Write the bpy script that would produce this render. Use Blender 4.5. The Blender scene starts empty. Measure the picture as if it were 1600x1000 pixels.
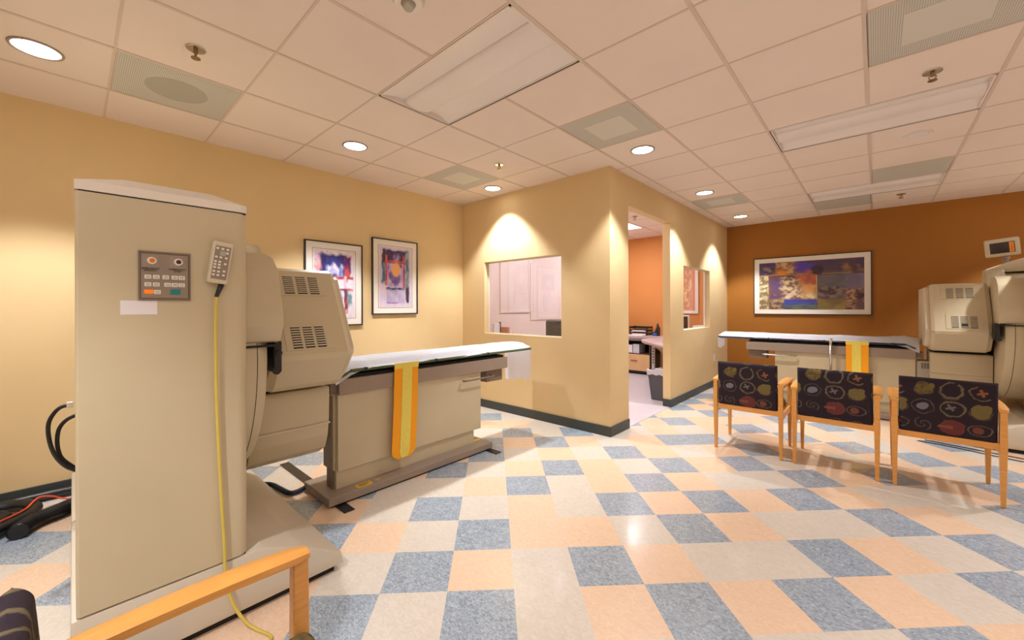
import bpy, bmesh, math, random
from mathutils import Vector, Matrix, noise
random.seed(7)
S = bpy.context.scene
COL = S.collection

# ------------------------------------------------------------------ camera
YAW, ROLL, FPX, CY, CAMZ = 0.738508, -0.0029637, 624.587, 479.874, 1.318
cam = bpy.data.cameras.new('camera'); cam_o = bpy.data.objects.new('camera', cam); COL.objects.link(cam_o)
F = Vector((-math.sin(YAW), math.cos(YAW), 0)); R0 = Vector((math.cos(YAW), math.sin(YAW), 0)); U0 = Vector((0, 0, 1))
R_ = math.cos(ROLL)*R0 + math.sin(ROLL)*U0; U_ = math.cos(ROLL)*U0 - math.sin(ROLL)*R0
cam_o.matrix_world = Matrix(((R_.x, U_.x, -F.x, 0), (R_.y, U_.y, -F.y, 0), (R_.z, U_.z, -F.z, CAMZ), (0, 0, 0, 1)))
cam.sensor_width = 36; cam.lens = FPX/1600*36; cam.shift_y = -(500-CY)/1600; cam.clip_start = 0.02
S.camera = cam_o

# ------------------------------------------------------------------ world, exposure
w = bpy.data.worlds.new('world'); S.world = w; w.use_nodes = True
w.node_tree.nodes['Background'].inputs[0].default_value = (1, 1, 1, 1)
w.node_tree.nodes['Background'].inputs[1].default_value = 0.3
S.view_settings.view_transform = 'Standard'; S.view_settings.look = 'None'
S.view_settings.exposure = -0.12; S.view_settings.gamma = 1; S.view_settings.use_curve_mapping = False
try:
    S.cycles.use_denoising = True; S.cycles.max_bounces = 10; S.cycles.diffuse_bounces = 6
    S.cycles.sample_clamp_indirect = 4
except Exception: pass

WARM = (0.97, 0.98, 1.0)
SPOT_W, FILL_TROFFER_W, OFFICE_W = 172.0, 15.0, 44.0
CEIL = 2.746; GX, GY, GS = -2.477, 0.769, 0.6096       # ceiling grid origin and module
RX0, RX1, RY0, RY1 = -4.26, 4.6, -3.3, 7.97            # the room
def gx(i): return GX+i*GS
def gy(j): return GY+j*GS
def spot(x, y, parent=None, power=1.0, tint=WARM):
    l = bpy.data.lights.new('downlight_beam', 'SPOT'); l.energy = SPOT_W*power; l.color = tint
    l.spot_size = math.radians(96); l.spot_blend = 0.42; l.shadow_soft_size = 0.055
    o = bpy.data.objects.new('downlight_beam', l); COL.objects.link(o); o.location = (x, y, CEIL-0.03)
    if parent: o.parent = parent; o.location = (0, 0, -0.03)
    return o
def area(x, y, z, sx, sy, watts, tint, parent=None):
    l = bpy.data.lights.new('panel_light', 'AREA'); l.shape = 'RECTANGLE'; l.size = sx; l.size_y = sy; l.energy = watts; l.color = tint
    o = bpy.data.objects.new('panel_light', l); COL.objects.link(o); o.location = (x, y, z)
    return o
for (tx, ty) in ((4, -2), (8, -2), (0, -4), (4, -5), (8, 2), (8, 6), (9, 10)):      # unseen lit troffers, added behind and beside the camera to brighten the room
    area(gx(tx)+GS, gy(ty)+GS/2, CEIL-0.02, 1.15, 0.55, FILL_TROFFER_W, (0.90, 0.94, 1.0))
area(-3.4, gy(9)+GS/2+.05, CEIL-0.02, 0.55, 0.55, OFFICE_W, (0.93, 0.93, 1.0))
area(-3.2, gy(6)+GS/2, CEIL-0.02, 0.55, 0.55, OFFICE_W*.8, (0.93, 0.93, 1.0))

# ------------------------------------------------------------------ materials
MATS = {}
def mat(name, col, rough=0.5, metal=0.0, var=0.0, scale=8.0, bump=0.0, bscale=60.0, emit=None, estr=0.0, spec=0.5, stretch=None, coat=0.0):
    if name in MATS: return MATS[name]
    m = bpy.data.materials.new(name); m.use_nodes = True; nt = m.node_tree; N = nt.nodes; L = nt.links
    b = N['Principled BSDF']; b.inputs['Base Color'].default_value = (*col, 1); b.inputs['Roughness'].default_value = rough
    b.inputs['Metallic'].default_value = metal; b.inputs['Specular IOR Level'].default_value = spec
    b.inputs['Coat Weight'].default_value = coat; b.inputs['Coat Roughness'].default_value = 0.12
    tc = N.new('ShaderNodeTexCoord'); mp = N.new('ShaderNodeMapping'); L.new(tc.outputs['Object'], mp.inputs['Vector'])
    if stretch: mp.inputs['Scale'].default_value = stretch
    if var > 0:
        n = N.new('ShaderNodeTexNoise'); n.inputs['Scale'].default_value = scale; n.inputs['Detail'].default_value = 5
        L.new(mp.outputs[0], n.inputs['Vector'])
        r = N.new('ShaderNodeValToRGB'); r.color_ramp.elements[0].position = .3; r.color_ramp.elements[1].position = .7
        r.color_ramp.elements[0].color = (*[c*(1-var) for c in col], 1); r.color_ramp.elements[1].color = (*[min(1, c*(1+var)) for c in col], 1)
        L.new(n.outputs['Fac'], r.inputs[0]); L.new(r.outputs[0], b.inputs['Base Color'])
    if bump > 0:
        n2 = N.new('ShaderNodeTexNoise'); n2.inputs['Scale'].default_value = bscale; L.new(mp.outputs[0], n2.inputs['Vector'])
        bp = N.new('ShaderNodeBump'); bp.inputs['Strength'].default_value = bump; bp.inputs['Distance'].default_value = 0.004
        L.new(n2.outputs['Fac'], bp.inputs['Height']); L.new(bp.outputs[0], b.inputs['Normal'])
    if emit:
        b.inputs['Emission Color'].default_value = (*emit, 1); b.inputs['Emission Strength'].default_value = estr
    MATS[name] = m; return m
def srgb(r, g, b):
    f = lambda c: (c/255/12.92) if c/255 <= .04045 else ((c/255+.055)/1.055)**2.4
    return (f(r), f(g), f(b))
def vcol_mat(name, rough=0.6, bump=0.0, bscale=300):
    m = mat(name, (1, 1, 1), rough, bump=bump, bscale=bscale); nt = m.node_tree
    a = nt.nodes.new('ShaderNodeAttribute'); a.attribute_name = 'paint'
    nt.links.new(a.outputs['Color'], nt.nodes['Principled BSDF'].inputs['Base Color']); return m
def tile_mat(name, c0, c1, sc):
    m = mat(name, c0, 0.26, spec=0.5, coat=0.25); nt = m.node_tree; N = nt.nodes; L = nt.links; b = N['Principled BSDF']
    tc = N.new('ShaderNodeTexCoord'); n = N.new('ShaderNodeTexNoise'); n.inputs['Scale'].default_value = sc; n.inputs['Detail'].default_value = 6
    n.inputs['Distortion'].default_value = 2.2; mp = N.new('ShaderNodeMapping'); mp.inputs['Rotation'].default_value = (0, 0, math.radians(45)); mp.inputs['Scale'].default_value = (1, 1.8, 1)
    r = N.new('ShaderNodeValToRGB'); r.color_ramp.elements[0].position = .36; r.color_ramp.elements[1].position = .66
    r.color_ramp.elements[0].color = (*c0, 1); r.color_ramp.elements[1].color = (*c1, 1)
    L.new(tc.outputs['Object'], mp.inputs[0]); L.new(mp.outputs[0], n.inputs[0]); L.new(n.outputs['Fac'], r.inputs[0]); L.new(r.outputs[0], b.inputs['Base Color'])
    return m
def perf_mat(name, base, hole, sc=110):
    m = mat(name, base, 0.6); nt = m.node_tree; N = nt.nodes; L = nt.links; b = N['Principled BSDF']
    tc = N.new('ShaderNodeTexCoord'); v = N.new('ShaderNodeTexVoronoi'); v.inputs['Scale'].default_value = sc; v.inputs['Randomness'].default_value = 0.0
    r = N.new('ShaderNodeValToRGB'); r.color_ramp.elements[0].position = .30; r.color_ramp.elements[1].position = .42
    r.color_ramp.elements[0].color = (*hole, 1); r.color_ramp.elements[1].color = (*base, 1)
    L.new(tc.outputs['Object'], v.inputs['Vector']); L.new(v.outputs['Distance'], r.inputs[0]); L.new(r.outputs[0], b.inputs['Base Color']); return m
def glass_mat():
    m = bpy.data.materials.new('window_glass'); m.use_nodes = True; nt = m.node_tree; nt.nodes.clear()
    o = nt.nodes.new('ShaderNodeOutputMaterial'); t = nt.nodes.new('ShaderNodeBsdfTransparent'); g = nt.nodes.new('ShaderNodeBsdfGlossy')
    g.inputs['Roughness'].default_value = 0.02; f = nt.nodes.new('ShaderNodeValue'); f.outputs[0].default_value = .07; mx = nt.nodes.new('ShaderNodeMixShader')
    t.inputs[0].default_value = (.94, .94, .96, 1)
    nt.links.new(f.outputs[0], mx.inputs[0]); nt.links.new(t.outputs[0], mx.inputs[1]); nt.links.new(g.outputs[0], mx.inputs[2]); nt.links.new(mx.outputs[0], o.inputs[0]); return m

WALL = mat('cream_yellow_wall_paint', srgb(219, 193, 145), 0.75, var=.02, scale=3, bump=.06, bscale=160)
ORANGE = mat('burnt_orange_wall_paint', srgb(158, 100, 26), 0.7, var=.02, scale=3, bump=.06, bscale=160)
OFFORANGE_LIT = mat('office_orange_wall_lit_copy', srgb(200, 130, 66), 0.7, var=.02, scale=3)  # same orange wall, colour lightened to stand for the brighter office light
OFFWALL = mat('office_pale_wall_paint', srgb(226, 208, 202), 0.75, var=.02, scale=3)
CEILM = mat('ceiling_tile_mineral', srgb(226, 213, 202), 0.9, var=.02, scale=2.5, bump=.1, bscale=220)
TBAR = mat('ceiling_grid_metal', srgb(206, 190, 176), 0.6)
BASEB = mat('dark_rubber_baseboard', srgb(58, 64, 62), 0.45)
TB = tile_mat('blue_marbled_vinyl_tile', srgb(126, 141, 156), srgb(178, 188, 199), 34)
TP = tile_mat('peach_vinyl_tile', srgb(224, 192, 163), srgb(232, 203, 176), 22)
TC = tile_mat('cream_vinyl_tile', srgb(207, 198, 185), srgb(217, 208, 197), 18)
OFFLOOR = mat('office_white_floor', srgb(196, 186, 190), 0.35, var=.03, scale=20)
BEIGE = mat('beige_painted_shell', srgb(196, 183, 152), 0.42, var=.02, scale=6, bump=.05, bscale=400)
BEIGE2 = mat('lighter_beige_shell', srgb(206, 195, 170), 0.42, var=.02, scale=6)
CAPM = mat('off_white_cap_plastic', srgb(226, 218, 206), 0.45)
PLINTH = mat('pale_grey_beige_plinth', srgb(204, 194, 176), 0.4, var=.02, scale=5)
DARK = mat('black_gap', srgb(22, 20, 18), 0.7)
SLOT = mat('dark_vent_slot', srgb(70, 60, 44), 0.8)
TAUPE = mat('taupe_painted_metal', srgb(150, 134, 120), 0.45, var=.02)
TAUPE2 = mat('dark_taupe_metal', srgb(120, 104, 90), 0.45)
GREYM = mat('grey_panel_plastic', srgb(142, 128, 112), 0.5)
GREYL = mat('light_grey_box', srgb(172, 168, 156), 0.5)
WHITEK = mat('white_key', srgb(228, 224, 214), 0.5)
SHEET = mat('white_cotton_sheet', srgb(244, 244, 250), 0.85, bump=.25, bscale=25)
GREEN = mat('green_pad_edge', srgb(72, 84, 44), 0.7)
NAVY = mat('navy_pad_edge', srgb(34, 42, 66), 0.7)
BLACKR = mat('black_rubber', srgb(26, 27, 30), 0.35)
CHROME = mat('chrome', srgb(200, 196, 190), 0.18, metal=1)
WOOD = mat('honey_beech_wood', srgb(226, 160, 80), 0.38, var=.08, scale=9, stretch=(1, 1, 12), coat=.2)
FABRIC = mat('dark_plum_seat_fabric', srgb(44, 28, 44), 0.9, var=.15, scale=60)
YEL = mat('yellow_woven_strap', srgb(232, 214, 98), 0.8, var=.14, scale=160)
ORG = mat('orange_strap_edge', srgb(246, 164, 0), 0.6)
YCORD = mat('yellow_cord_sleeve', srgb(206, 184, 84), 0.5)
ORWIRE = mat('orange_red_wire', srgb(226, 72, 30), 0.5)
FRAMEB = mat('black_picture_frame', srgb(34, 28, 34), 0.35)
MATB = mat('white_picture_mat', srgb(236, 230, 222), 0.85)
PAINT = vcol_mat('printed_picture', 0.5)
FABP = vcol_mat('patterned_plum_fabric', 0.9, .2, 500)
WHITE = mat('white_enamel', srgb(225, 216, 208), 0.45)
TROFF = mat('white_troffer_reflector', srgb(226, 220, 216), 0.4)
GLOW = mat('lit_downlight_lens', (1, 1, 1), 0.5, emit=(1, .97, .92), estr=9)
GLOWT = mat('lit_troffer_lens', (1, 1, 1), 0.5, emit=(1, .97, .92), estr=3)
BRASS = mat('brass_sprinkler', srgb(150, 128, 96), 0.35, metal=.8)
PERF = perf_mat('perforated_grille_metal', srgb(200, 198, 188), srgb(136, 134, 124))
PERFD = perf_mat('perforated_speaker_dark', srgb(164, 161, 150), srgb(92, 89, 82))
PERFL = perf_mat('perforated_diffuser_lighter', srgb(205, 203, 192), srgb(150, 147, 136))
GLASS = glass_mat()
LABEL = mat('blank_white_label_tape', srgb(226, 222, 224), 0.6)
SCREEN = mat('dark_display_glass', srgb(40, 18, 10), 0.2)
AMBER = mat('amber_display_segments', srgb(220, 110, 20), .4, emit=(1, .35, .03), estr=.35)
ORLIT = mat('lit_orange_key', srgb(245, 100, 15), .4, emit=(1, .22, .0), estr=.5)
TEAL = mat('teal_key', srgb(30, 122, 130), .4)
DKRED = mat('dark_red_push_cap', srgb(66, 28, 36), .3)
ORCAP = mat('orange_push_cap', srgb(226, 116, 18), .3)
WARN = mat('yellow_warning_sticker', srgb(232, 190, 30), .5)
INK = mat('black_print_ink', srgb(40, 34, 28), .6)
DESKT = mat('grey_lilac_laminate_top', srgb(176, 158, 158), .4)
MAPLE = mat('maple_laminate', srgb(222, 178, 128), .45, var=.04, scale=8)
BINM = mat('dark_grey_bin_plastic', srgb(84, 82, 88), .5)
LINER = mat('translucent_white_bin_liner', srgb(208, 204, 214), .4)
PAPER = mat('white_paper', srgb(232, 228, 230), .8)
BLUEP = mat('blue_folder', srgb(40, 90, 170), .5)
SALMON = mat('salmon_paper', srgb(214, 140, 110), .8)

# ------------------------------------------------------------------ mesh helpers
def nb(): return bmesh.new()
def box(bm, x0, x1, y0, y1, z0, z1, bev=0.0, seg=2, mi=0):
    r = bmesh.ops.create_cube(bm, size=1.0); vs = r['verts']
    for v in vs: v.co = Vector(((x0+x1)/2+v.co.x*(x1-x0), (y0+y1)/2+v.co.y*(y1-y0), (z0+z1)/2+v.co.z*(z1-z0)))
    fs = {f for v in vs for f in v.link_faces}
    for f in fs: f.material_index = mi
    if bev > 0:
        es = {e for v in vs for e in v.link_edges}
        rr = bmesh.ops.bevel(bm, geom=list(es), offset=bev, segments=seg, affect='EDGES', profile=.5)
        for f in rr['faces']: f.material_index = mi
    return vs
def prism(bm, pts, axis, a0, a1, bev=0.0, seg=2, mi=0):
    """closed outline pts (p,q) swept along axis: 0 -> (a,p,q), 1 -> (p,a,q), 2 -> (p,q,a)"""
    def P(p, q, a): return ((a, p, q), (p, a, q), (p, q, a))[axis]
    v0 = [bm.verts.new(P(p, q, a0)) for p, q in pts]; v1 = [bm.verts.new(P(p, q, a1)) for p, q in pts]
    n = len(pts); fs = [bm.faces.new(v0), bm.faces.new(list(reversed(v1)))]
    for i in range(n): fs.append(bm.faces.new((v0[i], v0[(i+1) % n], v1[(i+1) % n], v1[i])))
    for f in fs: f.material_index = mi
    bmesh.ops.recalc_face_normals(bm, faces=fs)
    if bev > 0:
        es = list({e for f in fs for e in f.edges})
        rr = bmesh.ops.bevel(bm, geom=es, offset=bev, segments=seg, affect='EDGES', profile=.5)
        for f in rr['faces']: f.material_index = mi
def cyl(bm, p, axis, r0, r1, h, seg=24, mi=0):
    """cylinder/cone starting at p going h along axis"""
    ax = Vector(axis).normalized(); t = Vector((1, 0, 0)) if abs(ax.x) < .9 else Vector((0, 1, 0)); u = ax.cross(t).normalized(); v = ax.cross(u)
    p = Vector(p); A = [bm.verts.new(p+(u*math.cos(k/seg*2*math.pi)+v*math.sin(k/seg*2*math.pi))*r0) for k in range(seg)]
    B = [bm.verts.new(p+ax*h+(u*math.cos(k/seg*2*math.pi)+v*math.sin(k/seg*2*math.pi))*r1) for k in range(seg)]
    fs = [bm.faces.new(A), bm.faces.new(list(reversed(B)))]
    for k in range(seg): fs.append(bm.faces.new((A[k], A[(k+1) % seg], B[(k+1) % seg], B[k])))
    for f in fs: f.material_index = mi; f.smooth = len(f.verts) == 4
    bmesh.ops.recalc_face_normals(bm, faces=fs)
def spline(pts, n=8):
    P = [Vector(p) for p in pts]; out = []
    for i in range(len(P)-1):
        p0 = P[max(i-1, 0)]; p1 = P[i]; p2 = P[i+1]; p3 = P[min(i+2, len(P)-1)]
        for k in range(n):
            t = k/n; out.append(.5*((2*p1)+(p2-p0)*t+(2*p0-5*p1+4*p2-p3)*t*t+(3*p1-p0-3*p2+p3)*t**3))
    out.append(P[-1]); return out
def tube(bm, pts, r, seg=10, smooth=8, ribs=0.0, mi=0):
    P = spline(pts, smooth) if smooth else [Vector(p) for p in pts]
    rings = []; up = Vector((0, 0, 1)); side = None
    for i, p in enumerate(P):
        d = (P[min(i+1, len(P)-1)]-P[max(i-1, 0)]).normalized()
        if side is None: side = d.cross(up if abs(d.z) < .9 else Vector((1, 0, 0))).normalized()
        else: side = (side-d*side.dot(d)).normalized()
        b = d.cross(side); rr = r*(1+ribs*(1 if i % 2 else -1))
        rings.append([bm.verts.new(p+(side*math.cos(k/seg*2*math.pi)+b*math.sin(k/seg*2*math.pi))*rr) for k in range(seg)])
    fs = [bm.faces.new(rings[0]), bm.faces.new(list(reversed(rings[-1])))]
    for A, B in zip(rings, rings[1:]):
        for k in range(seg):
            f = bm.faces.new((A[k], A[(k+1) % seg], B[(k+1) % seg], B[k])); f.smooth = True; fs.append(f)
    for f in fs: f.material_index = mi
    bmesh.ops.recalc_face_normals(bm, faces=fs)
def torus(bm, c, R, r, axis='z', seg=32, s2=8):
    rings = []
    for i in range(seg):
        a = i/seg*2*math.pi; ring = []
        for k in range(s2):
            b = k/s2*2*math.pi; q = (R+r*math.cos(b)); z = r*math.sin(b)
            ring.append(bm.verts.new(Vector(c)+Vector((q*math.cos(a), q*math.sin(a), z))))
        rings.append(ring)
    for i in range(seg):
        A, B = rings[i], rings[(i+1) % seg]
        for k in range(s2):
            f = bm.faces.new((A[k], B[k], B[(k+1) % s2], A[(k+1) % s2])); f.smooth = True
SWAP = [False]
def obj(name, bm, m, parent=None, loc=None, smooth=None):
    if SWAP[0]:
        for v in bm.verts: v.co = Vector((v.co.y, v.co.x, v.co.z))
        bmesh.ops.reverse_faces(bm, faces=bm.faces[:])
    me = bpy.data.meshes.new(name); bm.to_mesh(me); bm.free()
    for mm in (m if isinstance(m, (list, tuple)) else [m]): me.materials.append(mm)
    o = bpy.data.objects.new(name, me); COL.objects.link(o)
    if parent: o.parent = parent
    if loc: o.location = loc
    if smooth:
        for p in me.polygons: p.use_smooth = True
        try: me.set_sharp_from_angle(angle=math.radians(smooth))
        except Exception: pass
    return o
def tag(o, label, cat, group=None, kind=None):
    o['label'] = label; o['category'] = cat
    if group: o['group'] = group
    if kind: o['kind'] = kind
    return o
def thing(name, label, cat, loc=(0, 0, 0), rz=0, group=None):
    o = bpy.data.objects.new(name, None); COL.objects.link(o); o.location = loc; o.rotation_euler = (0, 0, rz); o.empty_display_size = .1
    return tag(o, label, cat, group)
def struct(name, bm, m, parent=None):
    o = obj(name, bm, m, parent); o['kind'] = 'structure'; return o
def dup(root, loc, rz=0, label=None, group=None):
    r = root.copy(); COL.objects.link(r); r.location = loc; r.rotation_euler = (0, 0, rz)
    if label: r['label'] = label
    if group: r['group'] = group
    for ch in list(root.children):
        c = ch.copy(); COL.objects.link(c); c.parent = r
        for g in list(ch.children):
            d = g.copy(); COL.objects.link(d); d.parent = c
    return r

# ------------------------------------------------------------------ floor
TS, T1, T2 = 0.31, 0.3004, 0.0224
ROWS = {}
def row(j, i0, s):
    for k, ch in enumerate(s):
        if ch != '.': ROWS[(i0+k, j)] = ch
row(3, -3, 'PCBPCCPBCPB'); row(4, -3, 'CPCPCBCPBPC')
row(4, 3, 'CCBP')
row(5, -9, 'PBCCPPBCBCPBPBPCBCP')
row(6, -9, 'CPBCPPCBPCBPCCBPCBCPB')
row(7, -10, 'BBCPCPBPCBPPCBPCCBPCBPC')
row(8, -11, 'PPPCPCBPCBCPCBPBPBPCCPBP')
row(9, -10, 'CBPCCPBCCPBCPBPCCBPBPCBPC')
row(10, -8, 'PBCPPPBCPBPCBPBCPCPBPCPBC')
row(11, -8, 'BCBPPCPBCPCBPCPBPPBCPBCPBC')
row(12, -7, 'CPBCPCBPBPCPBBCPBPCPPCBPCB')
row(13, -6, 'PCBPCCBCBCCPCPBCPBCPCCBPCB')
row(14, -5, 'CPBPPPCCCBPBPPPBCPCPCBPPCBP')
row(15, -4, 'PCPBCPCPPBPCBCPPBCPPBCPCBCP')
row(16, -3, 'BPCPCBPPCPBPBCPBPCBPCBPCPB')
row(17, -2, 'CPBPCPBCPPBPCBPCCBPCBCPB')
row(18, -1, 'PCPBPCBPCPBBCPBCPBPCBCP')
def tile_kind(i, j):
    c = ROWS.get((i, j))
    if c: return 'BPC'.index(c)
    k = (i*2+j*3+((i*i*7+j*13) % 5)) % 7
    return (0, 1, 2, 1, 0, 2, 1)[k]
e1 = Vector((1, 1, 0))/math.sqrt(2); e2 = Vector((-1, 1, 0))/math.sqrt(2)
bm = nb()
for i in range(-40, 50):
    for j in range(-40, 50):
        c = e1*(i+.5+T1)*TS+e2*(j+.5+T2)*TS
        if not (RX0-.3 < c.x < RX1+.3 and RY0-.3 < c.y < RY1+.3): continue
        if c.x < -2.4 and c.y > 4.1: continue
        q = [e1*(i+a+T1)*TS+e2*(j+b+T2)*TS for a, b in ((0, 0), (1, 0), (1, 1), (0, 1))]
        f = bm.faces.new([bm.verts.new(p) for p in q]); f.material_index = tile_kind(i, j)
for co, no in (((RX0, 0, 0), (-1, 0, 0)), ((RX1, 0, 0), (1, 0, 0)), ((0, RY0, 0), (0, -1, 0)), ((0, RY1, 0), (0, 1, 0))):
    bmesh.ops.bisect_plane(bm, geom=bm.verts[:]+bm.edges[:]+bm.faces[:], plane_co=co, plane_no=no, clear_outer=True)
struct('floor', bm, [TB, TP, TC])
bm = nb(); box(bm, RX0, -2.0, 3.70, RY1, -.02, .004); struct('floor_office', bm, OFFLOOR)
bm = nb(); box(bm, RX0-.2, RX1+.2, RY0-.2, RY1+.2, -.12, -.021); struct('floor_slab', bm, DARK)

# ------------------------------------------------------------------ walls
WF, WS = 3.66, -1.99      # faces of the office box: front wall y, side wall x
bm = nb(); box(bm, RX0-.12, RX0, RY0-.12, WF+.1, 0, CEIL); struct('wall_left', bm, WALL)
bm = nb(); box(bm, RX0-.12, RX0, WF+.1, RY1, 0, CEIL); struct('wall_office_left', bm, OFFWALL)
bm = nb(); box(bm, -2.04, RX1+.12, RY1, RY1+.12, 0, CEIL); struct('wall_back', bm, ORANGE)
bm = nb(); box(bm, RX0-.12, -2.04, RY1, RY1+.12, 0, CEIL); struct('wall_office_back', bm, OFFORANGE_LIT)
bm = nb(); box(bm, RX1, RX1+.12, RY0-.12, RY1, 0, CEIL); struct('wall_right', bm, WALL)
bm = nb(); box(bm, RX0, RX1, RY0-.12, RY0, 0, CEIL); struct('wall_front', bm, WALL)
wx0, wx1, wz0, wz1 = -3.823, -2.590, .976, 1.909
T = .10
bm = nb()
box(bm, RX0, wx0, WF, WF+T, 0, CEIL); box(bm, wx1, WS, WF, WF+T, 0, CEIL); box(bm, wx0, wx1, WF, WF+T, 0, wz0); box(bm, wx0, wx1, WF, WF+T, wz1, CEIL)
struct('wall_office_front', bm, WALL)
dy0, dy1, dz = 4.07, 5.265, 2.42
vy0, vy1, vz0, vz1 = 5.75, 6.945, .987, 1.895
bm = nb()
box(bm, WS-T, WS, WF+T, dy0, 0, CEIL); box(bm, WS-T, WS, dy0, dy1, dz, CEIL); box(bm, WS-T, WS, dy1, vy0, 0, CEIL)
box(bm, WS-T, WS, vy0, vy1, 0, vz0); box(bm, WS-T, WS, vy0, vy1, vz1, CEIL); box(bm, WS-T, WS, vy1, RY1, 0, CEIL)
struct('wall_office_side', bm, WALL)
def pane(n, x0, x1, y0, y1, z0, z1):
    bm = nb(); box(bm, x0, x1, y0, y1, z0, z1); o = struct(n, bm, GLASS); return o
g = pane('window_1', wx0, wx1, WF+.075, WF+.081, wz0, wz1)
bm = nb(); f = .012
box(bm, wx0, wx1, WF+.068, WF+.088, wz1-f, wz1); box(bm, wx0, wx1, WF+.068, WF+.088, wz0, wz0+f*.6); box(bm, wx0, wx0+f, WF+.068, WF+.088, wz0, wz1); box(bm, wx1-f, wx1, WF+.068, WF+.088, wz0, wz1)
struct('window_frame', bm, CAPM, g)
g = pane('window_2', WS-.081, WS-.075, vy0, vy1, vz0, vz1)
bm = nb()
box(bm, WS-.088, WS-.068, vy0, vy1, vz1-f, vz1); box(bm, WS-.088, WS-.068, vy0, vy1, vz0, vz0+f*.6); box(bm, WS-.088, WS-.068, vy1-f, vy1, vz0, vz1)
struct('window_frame', bm, CAPM, g)
# baseboards
def bb(n, x0, x1, y0, y1):
    bm = nb(); box(bm, x0, x1, y0, y1, 0.0, .102, .003); struct(n, bm, BASEB)
bb('baseboard_left', RX0, RX0+.012, RY0, WF)
bb('baseboard_office_front', RX0, WS+.012, WF-.012, WF)
bb('baseboard_office_side', WS, WS+.012, WF, dy0)
bb('baseboard_door_jamb', WS-T, WS+.012, dy1-.012, dy1)
bb('baseboard_office_side_far', WS, WS+.012, dy1, RY1)
bb('baseboard_back', WS, RX1, RY1-.012, RY1)
bb('baseboard_office_back', RX0, WS-T, RY1-.012, RY1)
bb('baseboard_right', RX1-.012, RX1, RY0, RY1)

# ------------------------------------------------------------------ ceiling
holes = {}
TROFFS = [(0, 1), (3, 5), (3, 9)]; LIT_FILL = [(4, -2), (8, -2), (0, -4), (4, -5), (8, 2), (8, 6), (9, 10)]
VENTS = [(-2, -1, 'speaker'), (1, 3, 'diffuser'), (-2, 3, 'diffuser'), (4, 3, 'diffuser'), (1, 8, 'diffuser'), (4, 8, 'return'), (3, 10, 'return')]
for i, j in TROFFS+LIT_FILL: holes[(i, j)] = holes[(i+1, j)] = 1
for i, j, _ in VENTS: holes[(i, j)] = 1
bm = nb()
for i in range(-4, 13):
    for j in range(-8, 13):
        x0, x1, y0, y1 = max(gx(i), RX0), min(gx(i+1), RX1), max(gy(j), RY0), min(gy(j+1), RY1)
        if x1-x0 < .001 or y1-y0 < .001 or (i, j) in holes: continue
        box(bm, x0, x1, y0, y1, CEIL, CEIL+.015)
struct('ceiling', bm, CEILM)
bm = nb(); box(bm, RX0-.2, RX1+.2, RY0-.2, RY1+.2, CEIL+.2, CEIL+.25); struct('ceiling_deck', bm, DARK)
bm = nb()
tro = {(i+1) for i, j in TROFFS+LIT_FILL}
for i in range(-3, 13):
    x = gx(i)
    if x < RX0 or x > RX1: continue
    y = RY0
    for j in range(-8, 13):
        y0, y1 = max(gy(j), RY0), min(gy(j+1), RY1)
        if y1 <= y0: continue
        if any(i == a+1 and j == b for a, b in TROFFS+LIT_FILL): continue
        box(bm, x-.010, x+.010, y0, y1, CEIL-.004, CEIL+.004)
for j in range(-7, 13):
    y = gy(j)
    if y < RY0 or y > RY1: continue
    box(bm, RX0, RX1, y-.006, y+.006, CEIL-.003, CEIL+.004)
struct('trim_1', bm, TBAR)

def troffer(i, j, label, lit=False, yaw_flip=False):
    cx, cy = gx(i)+GS, gy(j)+GS/2; W, D = GS-.012, GS/2-.010; W0 = W
    t = thing('troffer_light', label, 'ceiling light', (cx, cy, CEIL), 0, 'added lit fluorescent troffers' if lit else 'switched off fluorescent troffers')
    bm = nb(); h = .046
    # frame skirt + top
    box(bm, -W, W, -D, -D+.012, -.003, h); box(bm, -W, W, D-.012, D, -.003, h); box(bm, -W, -W+.012, -D, D, -.003, h); box(bm, W-.012, W, -D, D, -.003, h); box(bm, -W, W, -D, D, h, h+.01)
    obj('housing', bm, WHITE, t)
    bm = nb()
    for s in (-1, 1):                  # curved side reflectors
        n = 10; prev = None
        for k in range(n+1):
            a = k/n; y = s*(D-.012-(D-.122)*a); z = .002+.034*math.sin(a*math.pi/2)
            cur = (bm.verts.new((-W+.012, y, z)), bm.verts.new((W-.012, y, z)))
            if prev: f = bm.faces.new((prev[0], prev[1], cur[1], cur[0])); f.smooth = True
            prev = cur
    bmesh.ops.recalc_face_normals(bm, faces=bm.faces[:]); obj('reflector', bm, TROFF, t)
    bm = nb(); pts = [(-.11, .042)]+[(-.11*math.cos(k/14*math.pi), .032-.032*math.sin(k/14*math.pi)) for k in range(0, 15)]+[(.11, .042)]
    prism(bm, pts, 0, -W+.013, W-.013); obj('lamp_basket', bm, GLOWT if lit else TROFF, t, smooth=40)
    if not lit:
        bm = nb(); box(bm, -W, W, D-.003, D+.005, -.0045, .0); box(bm, -W-.004, -W+.002, -D, D, -.0045, .0); obj('edge_gap', bm, DARK, t)
    return t
troffer(0, 1, 'large unlit fluorescent troffer nearest the camera, above the exam table')
troffer(3, 5, 'unlit fluorescent troffer between the round flush plate and the sprinkler, middle of three')
troffer(3, 9, 'small looking unlit troffer closest to the burnt orange wall')

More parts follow.
